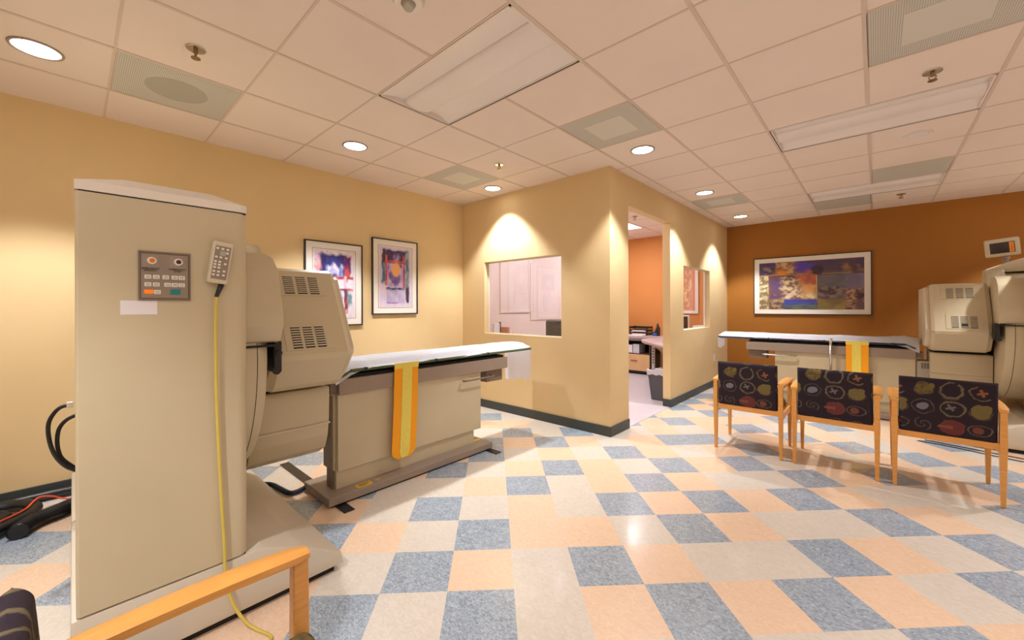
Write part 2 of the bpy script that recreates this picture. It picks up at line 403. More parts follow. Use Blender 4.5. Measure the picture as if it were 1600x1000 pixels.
for (i, j) in LIT_FILL: troffer(i, j, 'lit fluorescent troffer added to brighten the room, unseen behind or right of the camera', lit=True)  # unseen fixtures added to carry the fill panel lights
def vent(i, j, kind, label):
    cx, cy = gx(i)+GS/2, gy(j)+GS/2; D = GS/2-.011
    t = thing('ceiling_vent', label, 'ceiling vent', (cx, cy, CEIL), 0, 'perforated ceiling grilles')
    bm = nb(); box(bm, -D, D, -D, D, -.002, .004); obj('perforated_panel', bm, PERF, t)
    if kind == 'speaker':
        bm = nb(); cyl(bm, (0, 0, -.0035), (0, 0, 1), .16, .16, .003, 48); obj('speaker_disc', bm, PERFD, t)
    elif kind == 'diffuser':
        bm = nb(); box(bm, -.16, .16, -.16, .16, -.0035, 0); obj('diffuser_plate', bm, PERFL, t)
    bm = nb(); g2 = D+.004
    box(bm, -g2, g2, -g2, -D, -.004, .004); box(bm, -g2, g2, D, g2, -.004, .004); box(bm, -g2, -D, -D, D, -.004, .004); box(bm, D, g2, -D, D, -.004, .004)
    obj('edge_frame', bm, TBAR, t); return t
VL = ['perforated ceiling panel with a dark round speaker behind, above the tall cabinet', 'square perforated air vent beside the big troffer with a pale square plate',
      'faint square perforated vent near the corner where yellow walls meet', 'large perforated vent cut off by the top right of the photo',
      'perforated vent between two lit downlights beside the office wall', 'grey return grille just before the farthest troffer, near the orange wall', 'narrow grey return grille behind the farthest troffer']
for (i, j, k), l in zip(VENTS, VL): vent(i, j, k, l)

def downlight(x, y, label, power=1.0):
    t = thing('downlight', label, 'ceiling light', (x, y, CEIL), 0, 'round lit downlights')
    bm = nb(); torus(bm, (0, 0, -.002), .098, .008); obj('trim_ring', bm, TAUPE, t)
    bm = nb(); cyl(bm, (0, 0, -.004), (0, 0, 1), .092, .092, .003, 32); obj('lens', bm, GLOW, t)
    spot(x, y, t, power); return t
for x, y, l, p in ((-3.408, -.132, 'round lit downlight at far left, beside the speaker panel', 1.0), (-3.398, 1.681, 'round lit downlight above the two framed window prints', 1),
                (-3.396, 3.394, 'round lit downlight close to the office window wall, beside a sprinkler', 1), (-1.567, 3.491, 'round lit downlight at the outer corner of the office walls', 1),
                (-1.585, 5.334, 'round lit downlight above the office doorway wall, before a grey vent', 1), (-1.584, 7.124, 'round lit downlight nearest the orange wall corner', 1)):
    downlight(x, y, l, p)
for x, y in ((1.485, 7.12), (1.6, 5.33), (2.1, 1.7), (2.1, -.1), (-.953, -.755), (.9, -1.6)):  # unseen: wall scallop and pendant shadow imply some, the rest added for brightness
    downlight(x, y, 'round lit downlight, unseen, placed for the room light behind or right of the camera', 1)

def sprinkler(x, y, label, z=CEIL, s=1.0, m=BRASS):
    t = thing('fire_sprinkler', label, 'sprinkler', (x, y, z), 0, 'brass ceiling sprinklers')
    bm = nb(); cyl(bm, (0, 0, -.006), (0, 0, 1), .042*s, .03*s, .008, 28); torus(bm, (0, 0, -.003), .042*s, .004*s, seg=24, s2=6); obj('escutcheon', bm, CHROME, t)
    bm = nb(); cyl(bm, (0, 0, -.03*s), (0, 0, 1), .009*s, .012*s, .03*s, 12)
    for a in (0, math.pi): tube(bm, [(.006*math.cos(a), .006*math.sin(a), -.02*s), (.016*math.cos(a)*s, .016*math.sin(a)*s, -.035*s), (.004*math.cos(a), 0, -.05*s)], .003*s, 6, 4)
    cyl(bm, (0, 0, -.056*s), (0, 0, 1), .022*s, .022*s, .004, 16); obj('deflector_head', bm, m, t); return t
sprinkler(-2.765, .458, 'brass sprinkler beside the round speaker grille, over the tall cabinet')
sprinkler(-2.785, 2.875, 'small sprinkler above the office window, near a downlight')
sprinkler(.258, 3.531, 'sprinkler between the upper right vent and the middle troffer')
sprinkler(.241, 7.109, 'sprinkler behind the farthest troffer, above the large landscape print')
sprinkler(-2.811, 5.977, 'sprinkler on the office ceiling seen through the doorway')
t = thing('smoke_detector', 'white domed detector cut off by the top edge, beside the big troffer', 'detector', (-1.60, 1.05, CEIL))
bm = nb(); cyl(bm, (0, 0, -.022), (0, 0, 1), .062, .075, .022, 32); obj('base', bm, WHITE, t)
bm = nb(); cyl(bm, (0, 0, -.045), (0, 0, 1), .022, .034, .023, 20); obj('dome', bm, GREYL, t)
bm = nb(); cyl(bm, (0, 0, -.005), (0, 0, 1), .085, .09, .005, 32); cyl(bm, (0, 0, -.009), (0, 0, 1), .06, .075, .005, 32)
tag(obj('ceiling_cover_plate', bm, TROFF, None, (.261, 4.738, CEIL)), 'round white flush cover plate behind the middle troffer', 'ceiling plate')
t = thing('office_ceiling_light', 'lit square ceiling light in the office seen through the doorway', 'ceiling light', (-3.4, gy(9)+GS/2+.05, CEIL))
bm = nb(); box(bm, -.29, .29, -.29, .29, -.006, 0); obj('light_panel', bm, GLOWT, t)
bm = nb(); box(bm, -.302, .302, -.302, -.29, -.008, 0); box(bm, -.302, .302, .29, .302, -.008, 0); box(bm, -.302, -.29, -.29, .29, -.008, 0); box(bm, .29, .302, -.29, .29, -.008, 0); obj('edge_frame', bm, WHITE, t)

# ------------------------------------------------------------------ pictures
def fbm(x, y, s=0, o=4): return noise.fractal(Vector((x, y, s*7.3)), 1.0, 2.0, o)
def lerp(a, b, t): t = max(0, min(1, t)); return tuple(x*(1-t)+y*t for x, y in zip(a, b))
def sstep(a, b, x):
    t = max(0, min(1, (x-a)/(b-a))) if a != b else float(x > a); return t*t*(3-2*t)
def rectmask(u, v, r, soft=.01, jit=.01, s=0):
    du = fbm(u*9+3, v*9, s)*jit; dv = fbm(u*9, v*9+5, s+1)*jit; u += du; v += dv
    return sstep(r[0]-soft, r[0]+soft, u)*(1-sstep(r[2]-soft, r[2]+soft, u))*sstep(r[1]-soft, r[1]+soft, v)*(1-sstep(r[3]-soft, r[3]+soft, v))
def paint_ops(ops, bg):
    def f(u, v):
        c = bg
        for k, (r, ca, cb, soft, jit, ns) in enumerate(ops):
            m = rectmask(u, v, r, soft, jit, k)
            if m > 0.002:
                n = .5+.9*fbm(u*ns, v*ns*.8, k+20, 5); col = lerp(ca, cb, sstep(.15, .85, n)); c = lerp(c, col, m)
        return c
    return f
Cc = srgb
def art_a(u, v):      # window print, first
    return A_F(u, v)
A_F = paint_ops([
    ((.0, .0, 1, 1), Cc(232, 218, 226), Cc(214, 204, 224), .01, .0, 6),
    ((.06, .62, .30, .95), Cc(200, 150, 190), Cc(96, 60, 140), .03, .06, 7),
    ((.16, .60, .80, .94), Cc(60, 64, 150), Cc(40, 36, 92), .03, .03, 5),
    ((.30, .64, .70, .78), Cc(232, 226, 240), Cc(110, 130, 210), .05, .08, 9),
    ((.72, .60, .90, .93), Cc(190, 80, 80), Cc(90, 40, 110), .03, .03, 8),
    ((.04, .70, .14, .95), Cc(232, 150, 120), Cc(220, 190, 210), .03, .05, 9),
    ((.08, .575, .96, .615), Cc(214, 96, 70), Cc(150, 60, 80), .01, .01, 9),
    ((.72, .42, .80, .62), Cc(180, 80, 80), Cc(220, 180, 200), .02, .04, 10),
    ((.40, .40, .96, .435), Cc(206, 90, 76), Cc(120, 50, 70), .01, .012, 9),
    ((.72, .06, .82, .42), Cc(176, 74, 70), Cc(110, 56, 90), .015, .02, 9),
    ((.82, .10, .92, .40), Cc(110, 140, 150), Cc(220, 216, 226), .03, .05, 7),
    ((.50, .16, .70, .38), Cc(150, 170, 200), Cc(236, 224, 220), .04, .08, 8),
    ((.58, .22, .68, .34), Cc(60, 70, 130), Cc(180, 190, 220), .03, .06, 12),
    ((.55, .05, .80, .12), Cc(190, 80, 90), Cc(220, 150, 160), .02, .04, 9),
], Cc(236, 230, 232))
def art_b_base():
    return paint_ops([
    ((.0, .0, 1, 1), Cc(226, 204, 222), Cc(208, 200, 226), .01, .0, 6),
    ((.08, .66, .20, .96), Cc(60, 44, 60), Cc(90, 60, 90), .02, .03, 8),
    ((.08, .40, .20, .72), Cc(80, 150, 170), Cc(60, 90, 130), .03, .03, 8),
    ((.80, .10, .92, .96), Cc(150, 170, 180), Cc(90, 110, 140), .02, .02, 8),
    ((.82, .08, .92, .34), Cc(50, 34, 60), Cc(70, 60, 90), .02, .02, 8),
    ((.20, .72, .80, .95), Cc(70, 44, 110), Cc(44, 30, 56), .02, .02, 5),
    ((.42, .78, .60, .88), Cc(200, 180, 214), Cc(110, 90, 170), .04, .05, 9),
    ((.20, .74, .76, .78), Cc(224, 110, 90), Cc(160, 60, 70), .012, .01, 9),
    ((.18, .36, .24, .86), Cc(214, 96, 90), Cc(180, 60, 80), .01, .012, 12),
    ((.72, .30, .79, .88), Cc(206, 84, 80), Cc(150, 60, 110), .012, .012, 12),
    ((.24, .34, .72, .72), Cc(228, 196, 222), Cc(180, 160, 216), .02, .02, 6),
    ((.26, .48, .40, .72), Cc(96, 76, 150), Cc(190, 160, 210), .04, .05, 10),
    ((.60, .66, .70, .73), Cc(40, 30, 50), Cc(120, 90, 120), .02, .03, 12),
    ((.20, .28, .78, .325), Cc(50, 50, 100), Cc(120, 130, 180), .01, .012, 12),
    ((.22, .06, .78, .28), Cc(206, 196, 226), Cc(180, 170, 212), .012, .01, 6),
    ((.22, .05, .76, .08), Cc(150, 100, 170), Cc(200, 180, 220), .008, .01, 10),
    ], Cc(236, 230, 232))
B_F = art_b_base()
def art_b(u, v):
    c = B_F(u, v); d = math.hypot((u-.5)/1.25, v-.62)*1+fbm(u*9, v*9, 3)*.02
    p = sstep(.15, .10, math.hypot((u-.48)*.75, v-.50)+fbm(u*12, v*12, 4)*.04); c = lerp(c, Cc(110, 84, 170), p*.85)
    p = sstep(.09, .07, abs(u-.49)*.75+abs(v-.40)*1.2+fbm(u*22, v*22, 6)*.06); c = lerp(c, Cc(90, 70, 140), p*.5)
    m = sstep(.125, .095, d); return lerp(c, Cc(240, 178, 120), m)
def art_c(u, v):
    return C_F(u, v)
C_F0 = paint_ops([
    ((0, 0, 1, 1), Cc(120, 104, 80), Cc(90, 70, 80), .01, 0, 5),
    ((0, .74, .18, 1), Cc(74, 56, 130), Cc(70, 58, 80), .006, .0, 6),
    ((0.03, .74, .16, .90), Cc(60, 46, 70), Cc(140, 120, 120), .03, .06, 16),
    ((.18, .74, .42, 1), Cc(150, 90, 70), Cc(196, 170, 120), .02, .03, 14),
    ((.36, .76, .64, 1), Cc(80, 62, 170), Cc(84, 60, 110), .05, .05, 4),
    ((.58, .74, 1, 1), Cc(66, 52, 104), Cc(84, 62, 84), .05, .02, 4),
    ((.18, .73, .30, .83), Cc(226, 140, 60), Cc(190, 110, 80), .05, .05, 6),
    ((.80, .74, 1, .86), Cc(150, 110, 70), Cc(80, 60, 60), .04, .06, 16),
    ((0, 0, .10, .72), Cc(222, 204, 160), Cc(130, 110, 80), .005, .0, 22),
    ((.10, .0, .28, .35), Cc(170, 140, 90), Cc(90, 70, 80), .02, .03, 20),
    ((.11, .22, .58, .72), Cc(110, 74, 70), Cc(96, 66, 110), .006, .0, 8),
    ((.24, .24, .46, .70), Cc(220, 196, 160), Cc(120, 84, 72), .06, .08, 24),
    ((.42, .24, .58, .72), Cc(226, 170, 110), Cc(206, 120, 80), .05, .04, 4),
    ((.44, .22, .56, .34), Cc(226, 210, 170), Cc(196, 160, 110), .03, .06, 14),
    ((.44, .55, .56, .82), Cc(206, 96, 50), Cc(170, 90, 80), .06, .06, 5),
    ((.26, .02, .58, .21), Cc(60, 66, 150), Cc(84, 90, 140), .008, .0, 5),
    ((.26, .02, .58, .09), Cc(96, 110, 60), Cc(70, 80, 90), .03, .03, 8),
    ((.585, .22, .84, .69), Cc(118, 104, 110), Cc(92, 96, 110), .004, .0, 5),
    ((.60, .24, .84, .46), Cc(80, 66, 70), Cc(140, 120, 120), .03, .05, 18),
    ((.84, .40, 1, .70), Cc(140, 124, 140), Cc(110, 100, 130), .01, .0, 4),
    ((.84, 0, 1, .40), Cc(190, 150, 120), Cc(100, 74, 64), .01, .0, 26),
    ((.93, .0, 1, .36), Cc(70, 50, 60), Cc(110, 84, 90), .02, .03, 9),
    ((.59, 0, .84, .21), Cc(156, 134, 80), Cc(130, 112, 70), .004, .0, 7),
    ((0, .722, .50, .735), Cc(210, 170, 90), Cc(180, 140, 80), .003, .0, 7),
    ((.57, .715, .90, .725), Cc(190, 150, 80), Cc(180, 140, 80), .003, .0, 7),
    ((.575, .21, .585, .70), Cc(214, 180, 110), Cc(180, 140, 80), .003, .0, 7),
    ((.10, .0, .108, .72), Cc(150, 120, 70), Cc(120, 90, 60), .003, .0, 7),
], Cc(100, 80, 80))
def C_F(u, v):
    c = C_F0(u, v); d = math.hypot((u-.59)*1.9, (v-.80))+fbm(u*18, v*18, 2)*.03
    return lerp(c, Cc(58, 40, 52), sstep(.125, .09, d)*.9)
def framed(name, label, w_, h_, fn, loc, rz, mw, nx, ny, art_inset=None, line=False, cat='picture', fm=FRAMEB, mm=MATB, group=None, fw=.012):
    """picture in local x (width) z (height), facing -y"""
    t = thing(name, label, cat, loc, rz, group); W, H = w_/2, h_/2
    bm = nb()
    for (a, b, c, d) in ((-W, W, -H, -H+fw), (-W, W, H-fw, H), (-W, -W+fw, -H+fw, H-fw), (W-fw, W, -H+fw, H-fw)): box(bm, a, b, -.028, 0, c, d)
    obj('frame', bm, fm, t)
    bm = nb(); box(bm, -W+fw, W-fw, -.018, -.002, -H+fw, H-fw); obj('mat_board', bm, mm, t)
    if fn:
        aw, ah = W-mw, H-mw; bm = nb(); lay = None; V = []
        cols = []
        for q in range(ny+1):
            r = []
            for p in range(nx+1):
                r.append(bm.verts.new((-aw+2*aw*p/nx, -.0195, -ah+2*ah*q/ny))); cols.append(fn(p/nx, q/ny))
            V.append(r)
        for q in range(ny):
            for p in range(nx): bm.faces.new((V[q][p], V[q][p+1], V[q+1][p+1], V[q+1][p]))
        o = obj('print', bm, PAINT, t); at = o.data.color_attributes.new('paint', 'FLOAT_COLOR', 'POINT')
        at.data.foreach_set('color', [x for c in cols for x in (*c, 1)])
        if line:
            bm = nb(); lw = .003; aw += .012; ah += .012
            for (a, b, c, d) in ((-aw, aw, -ah, -ah+lw), (-aw, aw, ah-lw, ah), (-aw, -aw+lw, -ah, ah), (aw-lw, aw, -ah, ah)): box(bm, a, b, -.0195, -.018, c, d)
            obj('mat_line', bm, FRAMEB, t)
    return t
framed('framed_print', 'framed abstract window print partly hidden behind the detector head', .612, .885, art_a, (RX0, 1.871, 1.567), math.pi/2, .088, 80, 120, line=True)
framed('framed_print', 'framed abstract print with an orange moon shape, fully visible on the yellow wall', .608, .885, art_b, (RX0, 2.598, 1.680), math.pi/2, .088, 80, 120, line=True)
framed('framed_print', 'wide framed patchwork landscape print on the burnt orange wall', 1.525, .957, art_c, (-.804, RY1, 1.659), 0, .085, 240, 140)

# ------------------------------------------------------------------ gamma cameras; local x = along the table axis, local y = towards the viewer's side
def sub(pts, n): return pts
def detector(root, mname, pts, a0, a1):
    pass
def gamma_camera(label, loc, rz, swap, with_monitor):
    SWAP[0] = swap
    t = thing('gamma_camera', label, 'medical scanner', loc, rz, 'beige gamma cameras')
    # plinth
    bm = nb(); prism(bm, [(-.008, .035), (.915, .035), (.905, .095), (.72, .20), (.56, .268), (-.008, .268)], 1, -.9, .915, .008); obj('plinth', bm, PLINTH, t, smooth=35)
    bm = nb(); box(bm, .03, .88, -.87, .885, 0, .036); obj('toe_recess', bm, DARK, t)
    # stand behind the ring and tall cabinet with its cap
    bm = nb(); box(bm, .02, .42, -.82, .60, .26, 1.70, .02); obj('stand', bm, BEIGE, t, smooth=35)
    bm = nb(); prism(bm, [(.02, .60)]+[(.505-.035+.035*math.sin(k/6*math.pi/2), .915-.035+.035*math.cos(k/6*math.pi/2)) for k in range(0, 7)][::1]+[(.505, .60)], 2, .274, 1.718) if False else None
    r = .04; pts = [(.005, .56), (.005, .905), (.012, .915)]+[(.505-r+r*math.sin(k/6*math.pi/2), .915-r+r*math.cos(k/6*math.pi/2)) for k in range(7)]+[(.505, .56)]
    prism(bm, pts, 2, .274, 1.716); cab = obj('cabinet', bm, BEIGE, t, smooth=35)
    for q in ((.015, .495, .58, .905, .262, .275), (.012, .498, .58, .908, 1.714, 1.722)):
        bm = nb(); box(bm, *q); obj('seam_gap', bm, DARK, cab)
    # cap: lip then hipped top
    bm = nb(); lip0, lip1, top = 1.721, 1.752, 1.86
    a0, a1, b0, b1 = .003, .508, .50, .918
    lo = [(a0, b0), (a0, b1), (a1-.03, b1), (a1-.008, b1-.008), (a1, b1-.03), (a1, b0)]
    up = [(a0+.13, b0+.02), (a0+.13, b1-.17), (a1-.12, b1-.17), (a1-.10, b1-.175), (a1-.09, b1-.18), (a1-.09, b0+.02)]
    A = [bm.verts.new((x, y, lip0)) for x, y in lo]; B = [bm.verts.new((x, y, lip1)) for x, y in lo]; Cv = [bm.verts.new((x, y, 1.815)) for x, y in up]
    bm.faces.new(A); bm.faces.new(list(reversed(Cv)))
    for P_, Q_ in ((A, B), (B, Cv)):
        for k in range(6): bm.faces.new((P_[k], P_[(k+1) % 6], Q_[(k+1) % 6], Q_[k]))
    bmesh.ops.recalc_face_normals(bm, faces=bm.faces[:]); obj('cabinet_cap', bm, CAPM, t)
    # hood over the ring
    bm = nb(); prism(bm, [(.02, 1.66), (.02, 1.80), (.36, 1.83), (.57, 1.755), (.615, 1.725), (.615, 1.66), (.42, 1.66)], 1, -.75, .20, .01); obj('top_hood', bm, BEIGE2, t, smooth=35)
    # ring
    bm = nb(); c = (0, 1.06); n = 64; prof = [(.42, .50), (.42, .66), (.44, .70), (.60, .70), (.65, .66), (.665, .58), (.665, .34), (.62, .32), (.42, .32)]
    rings = []
    for k in range(n):
        an = k/n*2*math.pi; zs = 1.0 if math.sin(an) < 0 else .86
        rings.append([bm.verts.new((p, rr*math.cos(an), 1.06+rr*math.sin(an)*zs)) for p, rr in prof])
    for k in range(n):
        P_, Q_ = rings[k], rings[(k+1) % n]
        for q in range(len(prof)): bm.faces.new((P_[q], Q_[q], Q_[(q+1) % len(prof)], P_[(q+1) % len(prof)]))
    bmesh.ops.recalc_face_normals(bm, faces=bm.faces[:]); ring = obj('gantry_ring', bm, BEIGE, t, smooth=40)
    for aa_, r0_, r1_ in ((.596, .690, .7006),):
        bm = nb(); rings = []
        for k in range(n):
            an = k/n*2*math.pi; zs = 1.0 if math.sin(an) < 0 else .86
            rings.append([bm.verts.new((p, rr*math.cos(an), 1.06+rr*math.sin(an)*zs)) for p, rr in ((aa_, r0_), (aa_, r1_), (aa_+.003, r1_), (aa_+.003, r0_))])
        for k in range(n):
            P_, Q_ = rings[k], rings[(k+1) % n]
            for q in range(4): bm.faces.new((P_[q], Q_[q], Q_[(q+1) % 4], P_[(q+1) % 4]))
        bmesh.ops.recalc_face_normals(bm, faces=bm.faces[:]); obj('ring_seam', bm, DARK, ring)
    bm = nb(); cyl(bm, (.655, 0, 1.06), (1, 0, 0), .34, .34, .006, 48); obj('bore_cover', bm, TAUPE2, ring)
    # upper arm
    bm = nb(); sec = [(.2, 1.60), (.50, 1.605), (.60, 1.575), (.665, 1.515), (.70, 1.42), (.745, 1.30), (.755, 1.235), (.70, 1.15), (.62, 1.135), (.2, 1.135)]
    prism(bm, sec, 0, .47, .70, .012, 2); arm = obj('detector_arm', bm, BEIGE, t, smooth=30)
    bm = nb(); cyl(bm, (.60, .22, 1.56), (1, 0, 0), .125, .125, .12, 40); obj('arm_pivot', bm, BEIGE2, arm)
    bm = nb(); box(bm, .680, .716, .55, .665, .99, 1.15, .006)
    cyl(bm, (.70, .66, 1.09), (0, 1, 0), .014, .014, .02, 12); cyl(bm, (.69, .66, 1.0), (0, 1, 0), .018, .018, .015, 12); obj('drive_bracket', bm, BLACKR, t)
    bm = nb(); box(bm, .49, .688, .24, .708, 1.127, 1.137); obj('arm_gap', bm, DARK, arm)
    # upper detector head
    sec = [(-.45, 1.55), (.30, 1.552), (.335, 1.535), (.585, 1.06), (.58, 1.03), (.46, .875), (.42, .848), (.30, .838), (-.45, .838)]
    bm = nb()
    def ins(d): # shrink the section about its middle
        return [(p+(.02-p)*d, 1.2+(q-1.2)*(1-d)) for p, q in sec]
    loops = [(.705, .05), (.74, .0), (1.10, .0), (1.125, .035)]
    LS = [[bm.verts.new((a, p, q)) for p, q in ins(d)] for a, d in loops]
    bm.faces.new(LS[0]); bm.faces.new(list(reversed(LS[-1])))
    for P_, Q_ in zip(LS, LS[1:]):
        for k in range(len(sec)): bm.faces.new((P_[k], P_[(k+1) % len(sec)], Q_[(k+1) % len(sec)], Q_[k]))
    bmesh.ops.recalc_face_normals(bm, faces=bm.faces[:])
    head = obj('detector_head', bm, BEIGE, t)
    bm = nb(); prism(bm, [(p+(.0-p)*.10, 1.2+(q-1.2)*.9) for p, q in sec], 0, 1.12, 1.165, .006); obj('collimator_plate', bm, BEIGE2, head)
    # ventilation grilles on the sloping face
    pA, pB = Vector((0, .335, 1.535)), Vector((0, .585, 1.06)); dS = (pB-pA); nrm = Vector((0, .475, .25)).normalized()
    def onface(a, s, off): q = pA+dS*s+nrm*off; return Vector((a, q.y, q.z))
    def slab(bm, a0, a1, s0, s1, o0, o1, mi=0):
        vs = [bm.verts.new(onface(a, s, o)) for a in (a0, a1) for s in (s0, s1) for o in (o0, o1)]
        for q in ((0, 1, 3, 2), (4, 6, 7, 5), (0, 4, 5, 1), (2, 3, 7, 6), (0, 2, 6, 4), (1, 5, 7, 3)):
            f = bm.faces.new([vs[k] for k in q]); f.material_index = mi
    for s0, s1, aa in ((.07, .29, (.815, 1.01)), (.68, .93, (.805, .985))):
        bm = nb(); slab(bm, aa[0]-.035, aa[1]+.035, s0-.035, s1+.02, -.004, .004)
        bmesh.ops.recalc_face_normals(bm, faces=bm.faces[:]); vp = obj('vent_panel', bm, BEIGE, head)
        for k in range(3):
            wv = (aa[1]-aa[0]); c0 = aa[0]+wv*(k*.355); c1 = c0+wv*.27
            bm = nb(); slab(bm, c0, c1, s0, s1, .003, .0048, 0)
            for q in range(9):
                m0 = s0+(s1-s0)*(q+.0)/9; slab(bm, c0, c1, m0, m0+(s1-s0)*.045, .004, .009, 1)
            bmesh.ops.recalc_face_normals(bm, faces=bm.faces[:]); g_ = obj('vent_grille', bm, [SLOT, BEIGE2], head)
        if with_monitor and s0 > .5:
            bm = nb(); slab(bm, aa[0]+wv*.375, aa[0]+wv*.60, s0+.17, s0+.22, .008, .012); bmesh.ops.recalc_face_normals(bm, faces=bm.faces[:]); obj('black_tag', bm, DARK, head)
    # lower detector
    sec2 = [(-.45, .812), (.285, .812), (.292, .79), (.285, .60), (.268, .50), (.225, .405), (.13, .352), (-.45, .352)]
    bm = nb(); prism(bm, sec2, 0, .672, 1.115, .008); low = obj('lower_detector', bm, BEIGE, t, smooth=30)
    bm = nb(); prism(bm, [(-.451, .580), (.291, .583), (.291, .574), (-.451, .571)], 0, .68, 1.118); obj('seam_bead', bm, BEIGE2, low)
    bm = nb(); box(bm, .72, 1.08, -.42, .25, .808, .842); obj('head_gap', bm, DARK, t)
    # control panel
    if not with_monitor:
        y = .915
        bm = nb(); box(bm, .165, .305, y-.004, y+.004, 1.353, 1.523, .004); cp = obj('control_panel', bm, GREYM, t)
        bm = nb()
        for (q0, q1, q2, q3) in ((.160, .310, 1.347, 1.353), (.160, .310, 1.523, 1.529), (.160, .165, 1.353, 1.523), (.305, .310, 1.353, 1.523)): box(bm, q0, q1, y-.002, y+.006, q2, q3)
        obj('panel_bezel', bm, TAUPE2, cp)
        for q in (.172, .248):
            bm = nb(); box(bm, q, q+.044, y+.0042, y+.0048, 1.470, 1.516); obj('button_field', bm, TAUPE, cp)
        for cx_, m_ in ((.197, ORCAP), (.273, DKRED)):
            bm = nb(); cyl(bm, (cx_, y+.003, 1.494), (0, 1, 0), .0145, .012, .010, 28); bt = obj('push_button', bm, WHITEK, cp)
            bm = nb(); cyl(bm, (cx_, y+.010, 1.494), (0, 1, 0), .0085, .0075, .006, 24); obj('button_cap', bm, m_, bt)
        def key(a, z, w_=.019, h_=.015, m_=WHITEK):
            bm = nb(); box(bm, a-w_/2, a+w_/2, y+.002, y+.007, z-h_/2, z+h_/2, .0012, 1, 0)
            if m_ is WHITEK:
                for k in range(2): box(bm, a-w_*.32, a+w_*.32, y+.0069, y+.0073, z-.004+.0055*k, z-.0025+.0055*k, 0, 1, 1)
            obj('key', bm, [m_, INK], cp)
        for a in (.186, .209, .236, .262, .283): key(a, 1.434)
        for a in (.186, .209, .241, .262, .283): key(a, 1.406)
        key(.189, 1.379, .026, .014, ORLIT); key(.2125, 1.378); key(.264, 1.380, .030, .020, TEAL)
        def text(s, a, z, size, par, m_=INK):
            cu = bpy.data.curves.new('lettering', 'FONT'); cu.body = s; cu.size = size; cu.align_x = 'CENTER'; cu.extrude = .0003; cu.space_line = .85
            tmp = bpy.data.objects.new('lettering_curve', cu); COL.objects.link(tmp); bpy.context.view_layer.update()
            me = bpy.data.meshes.new_from_object(tmp.evaluated_get(bpy.context.evaluated_depsgraph_get())); bpy.data.objects.remove(tmp)
            me.materials.clear(); me.materials.append(m_); o = bpy.data.objects.new('lettering', me); COL.objects.link(o); o.parent = par
            o.location = (y+.0052, a, z); o.rotation_euler = (math.pi/2, 0, math.pi/2); return o
        text('EMERGENCY\nRETRACT', .194, 1.462, .0088, cp); text('EMERGENCY\nSTOP', .270, 1.462, .0088, cp)
        bm = nb(); box(bm, .113, .212, y, y+.0012, 1.295, 1.346); obj('blank_label', bm, LABEL, t)
    if with_monitor:
        bm = nb(); c_, s_ = .0, .0
        def scr(bm, u0, u1, v0, v1, d0, d1, bev=0, mi=0):
            n0 = len(bm.verts); vs = box(bm, u0, u1, d0, d1, v0, v1, bev, 2, mi)
        M = Matrix.Translation((.60, .20, 1.91)) @ Matrix.Rotation(math.radians(6), 4, 'Y') @ Matrix.Rotation(math.radians(-12), 4, 'X')
        scr(bm, -.115, .115, -.088, .088, -.035, .02, .012); bmesh.ops.transform(bm, matrix=M, verts=bm.verts[:]); mon = obj('touch_display', bm, BEIGE2, t, smooth=35); mon['label'] = 'small tilted display with amber buttons'
        bm = nb(); scr(bm, -.080, .085, -.055, .055, .019, .0215); bmesh.ops.transform(bm, matrix=M, verts=bm.verts[:]); obj('screen', bm, SCREEN, mon)
        bm = nb(); rnd = random.Random(3)
        for q in range(6):
            for p in range(2): scr(bm, -.074+p*.017, -.060+p*.017, -.05+q*.017, -.038+q*.017, .0214, .0225)
        bmesh.ops.transform(bm, matrix=M, verts=bm.verts[:]); obj('amber_keys', bm, AMBER, mon)
        bm = nb(); cyl(bm, (.57, .16, 1.72), (0, 0, 1), .022, .018, .12, 16); cyl(bm, (.57, .16, 1.80), (0, 0, 1), .03, .03, .02, 16); obj('display_stem', bm, TAUPE, mon)
    SWAP[0] = False
    return t
gamma_camera('tall beige gamma camera filling the left side, control panel on its cabinet', (-2.9, 0, 0), 0, True, False)
gamma_camera('beige gamma camera at the right edge with a small amber display on top', (1.55, 6.56, 0), math.pi, False, True)

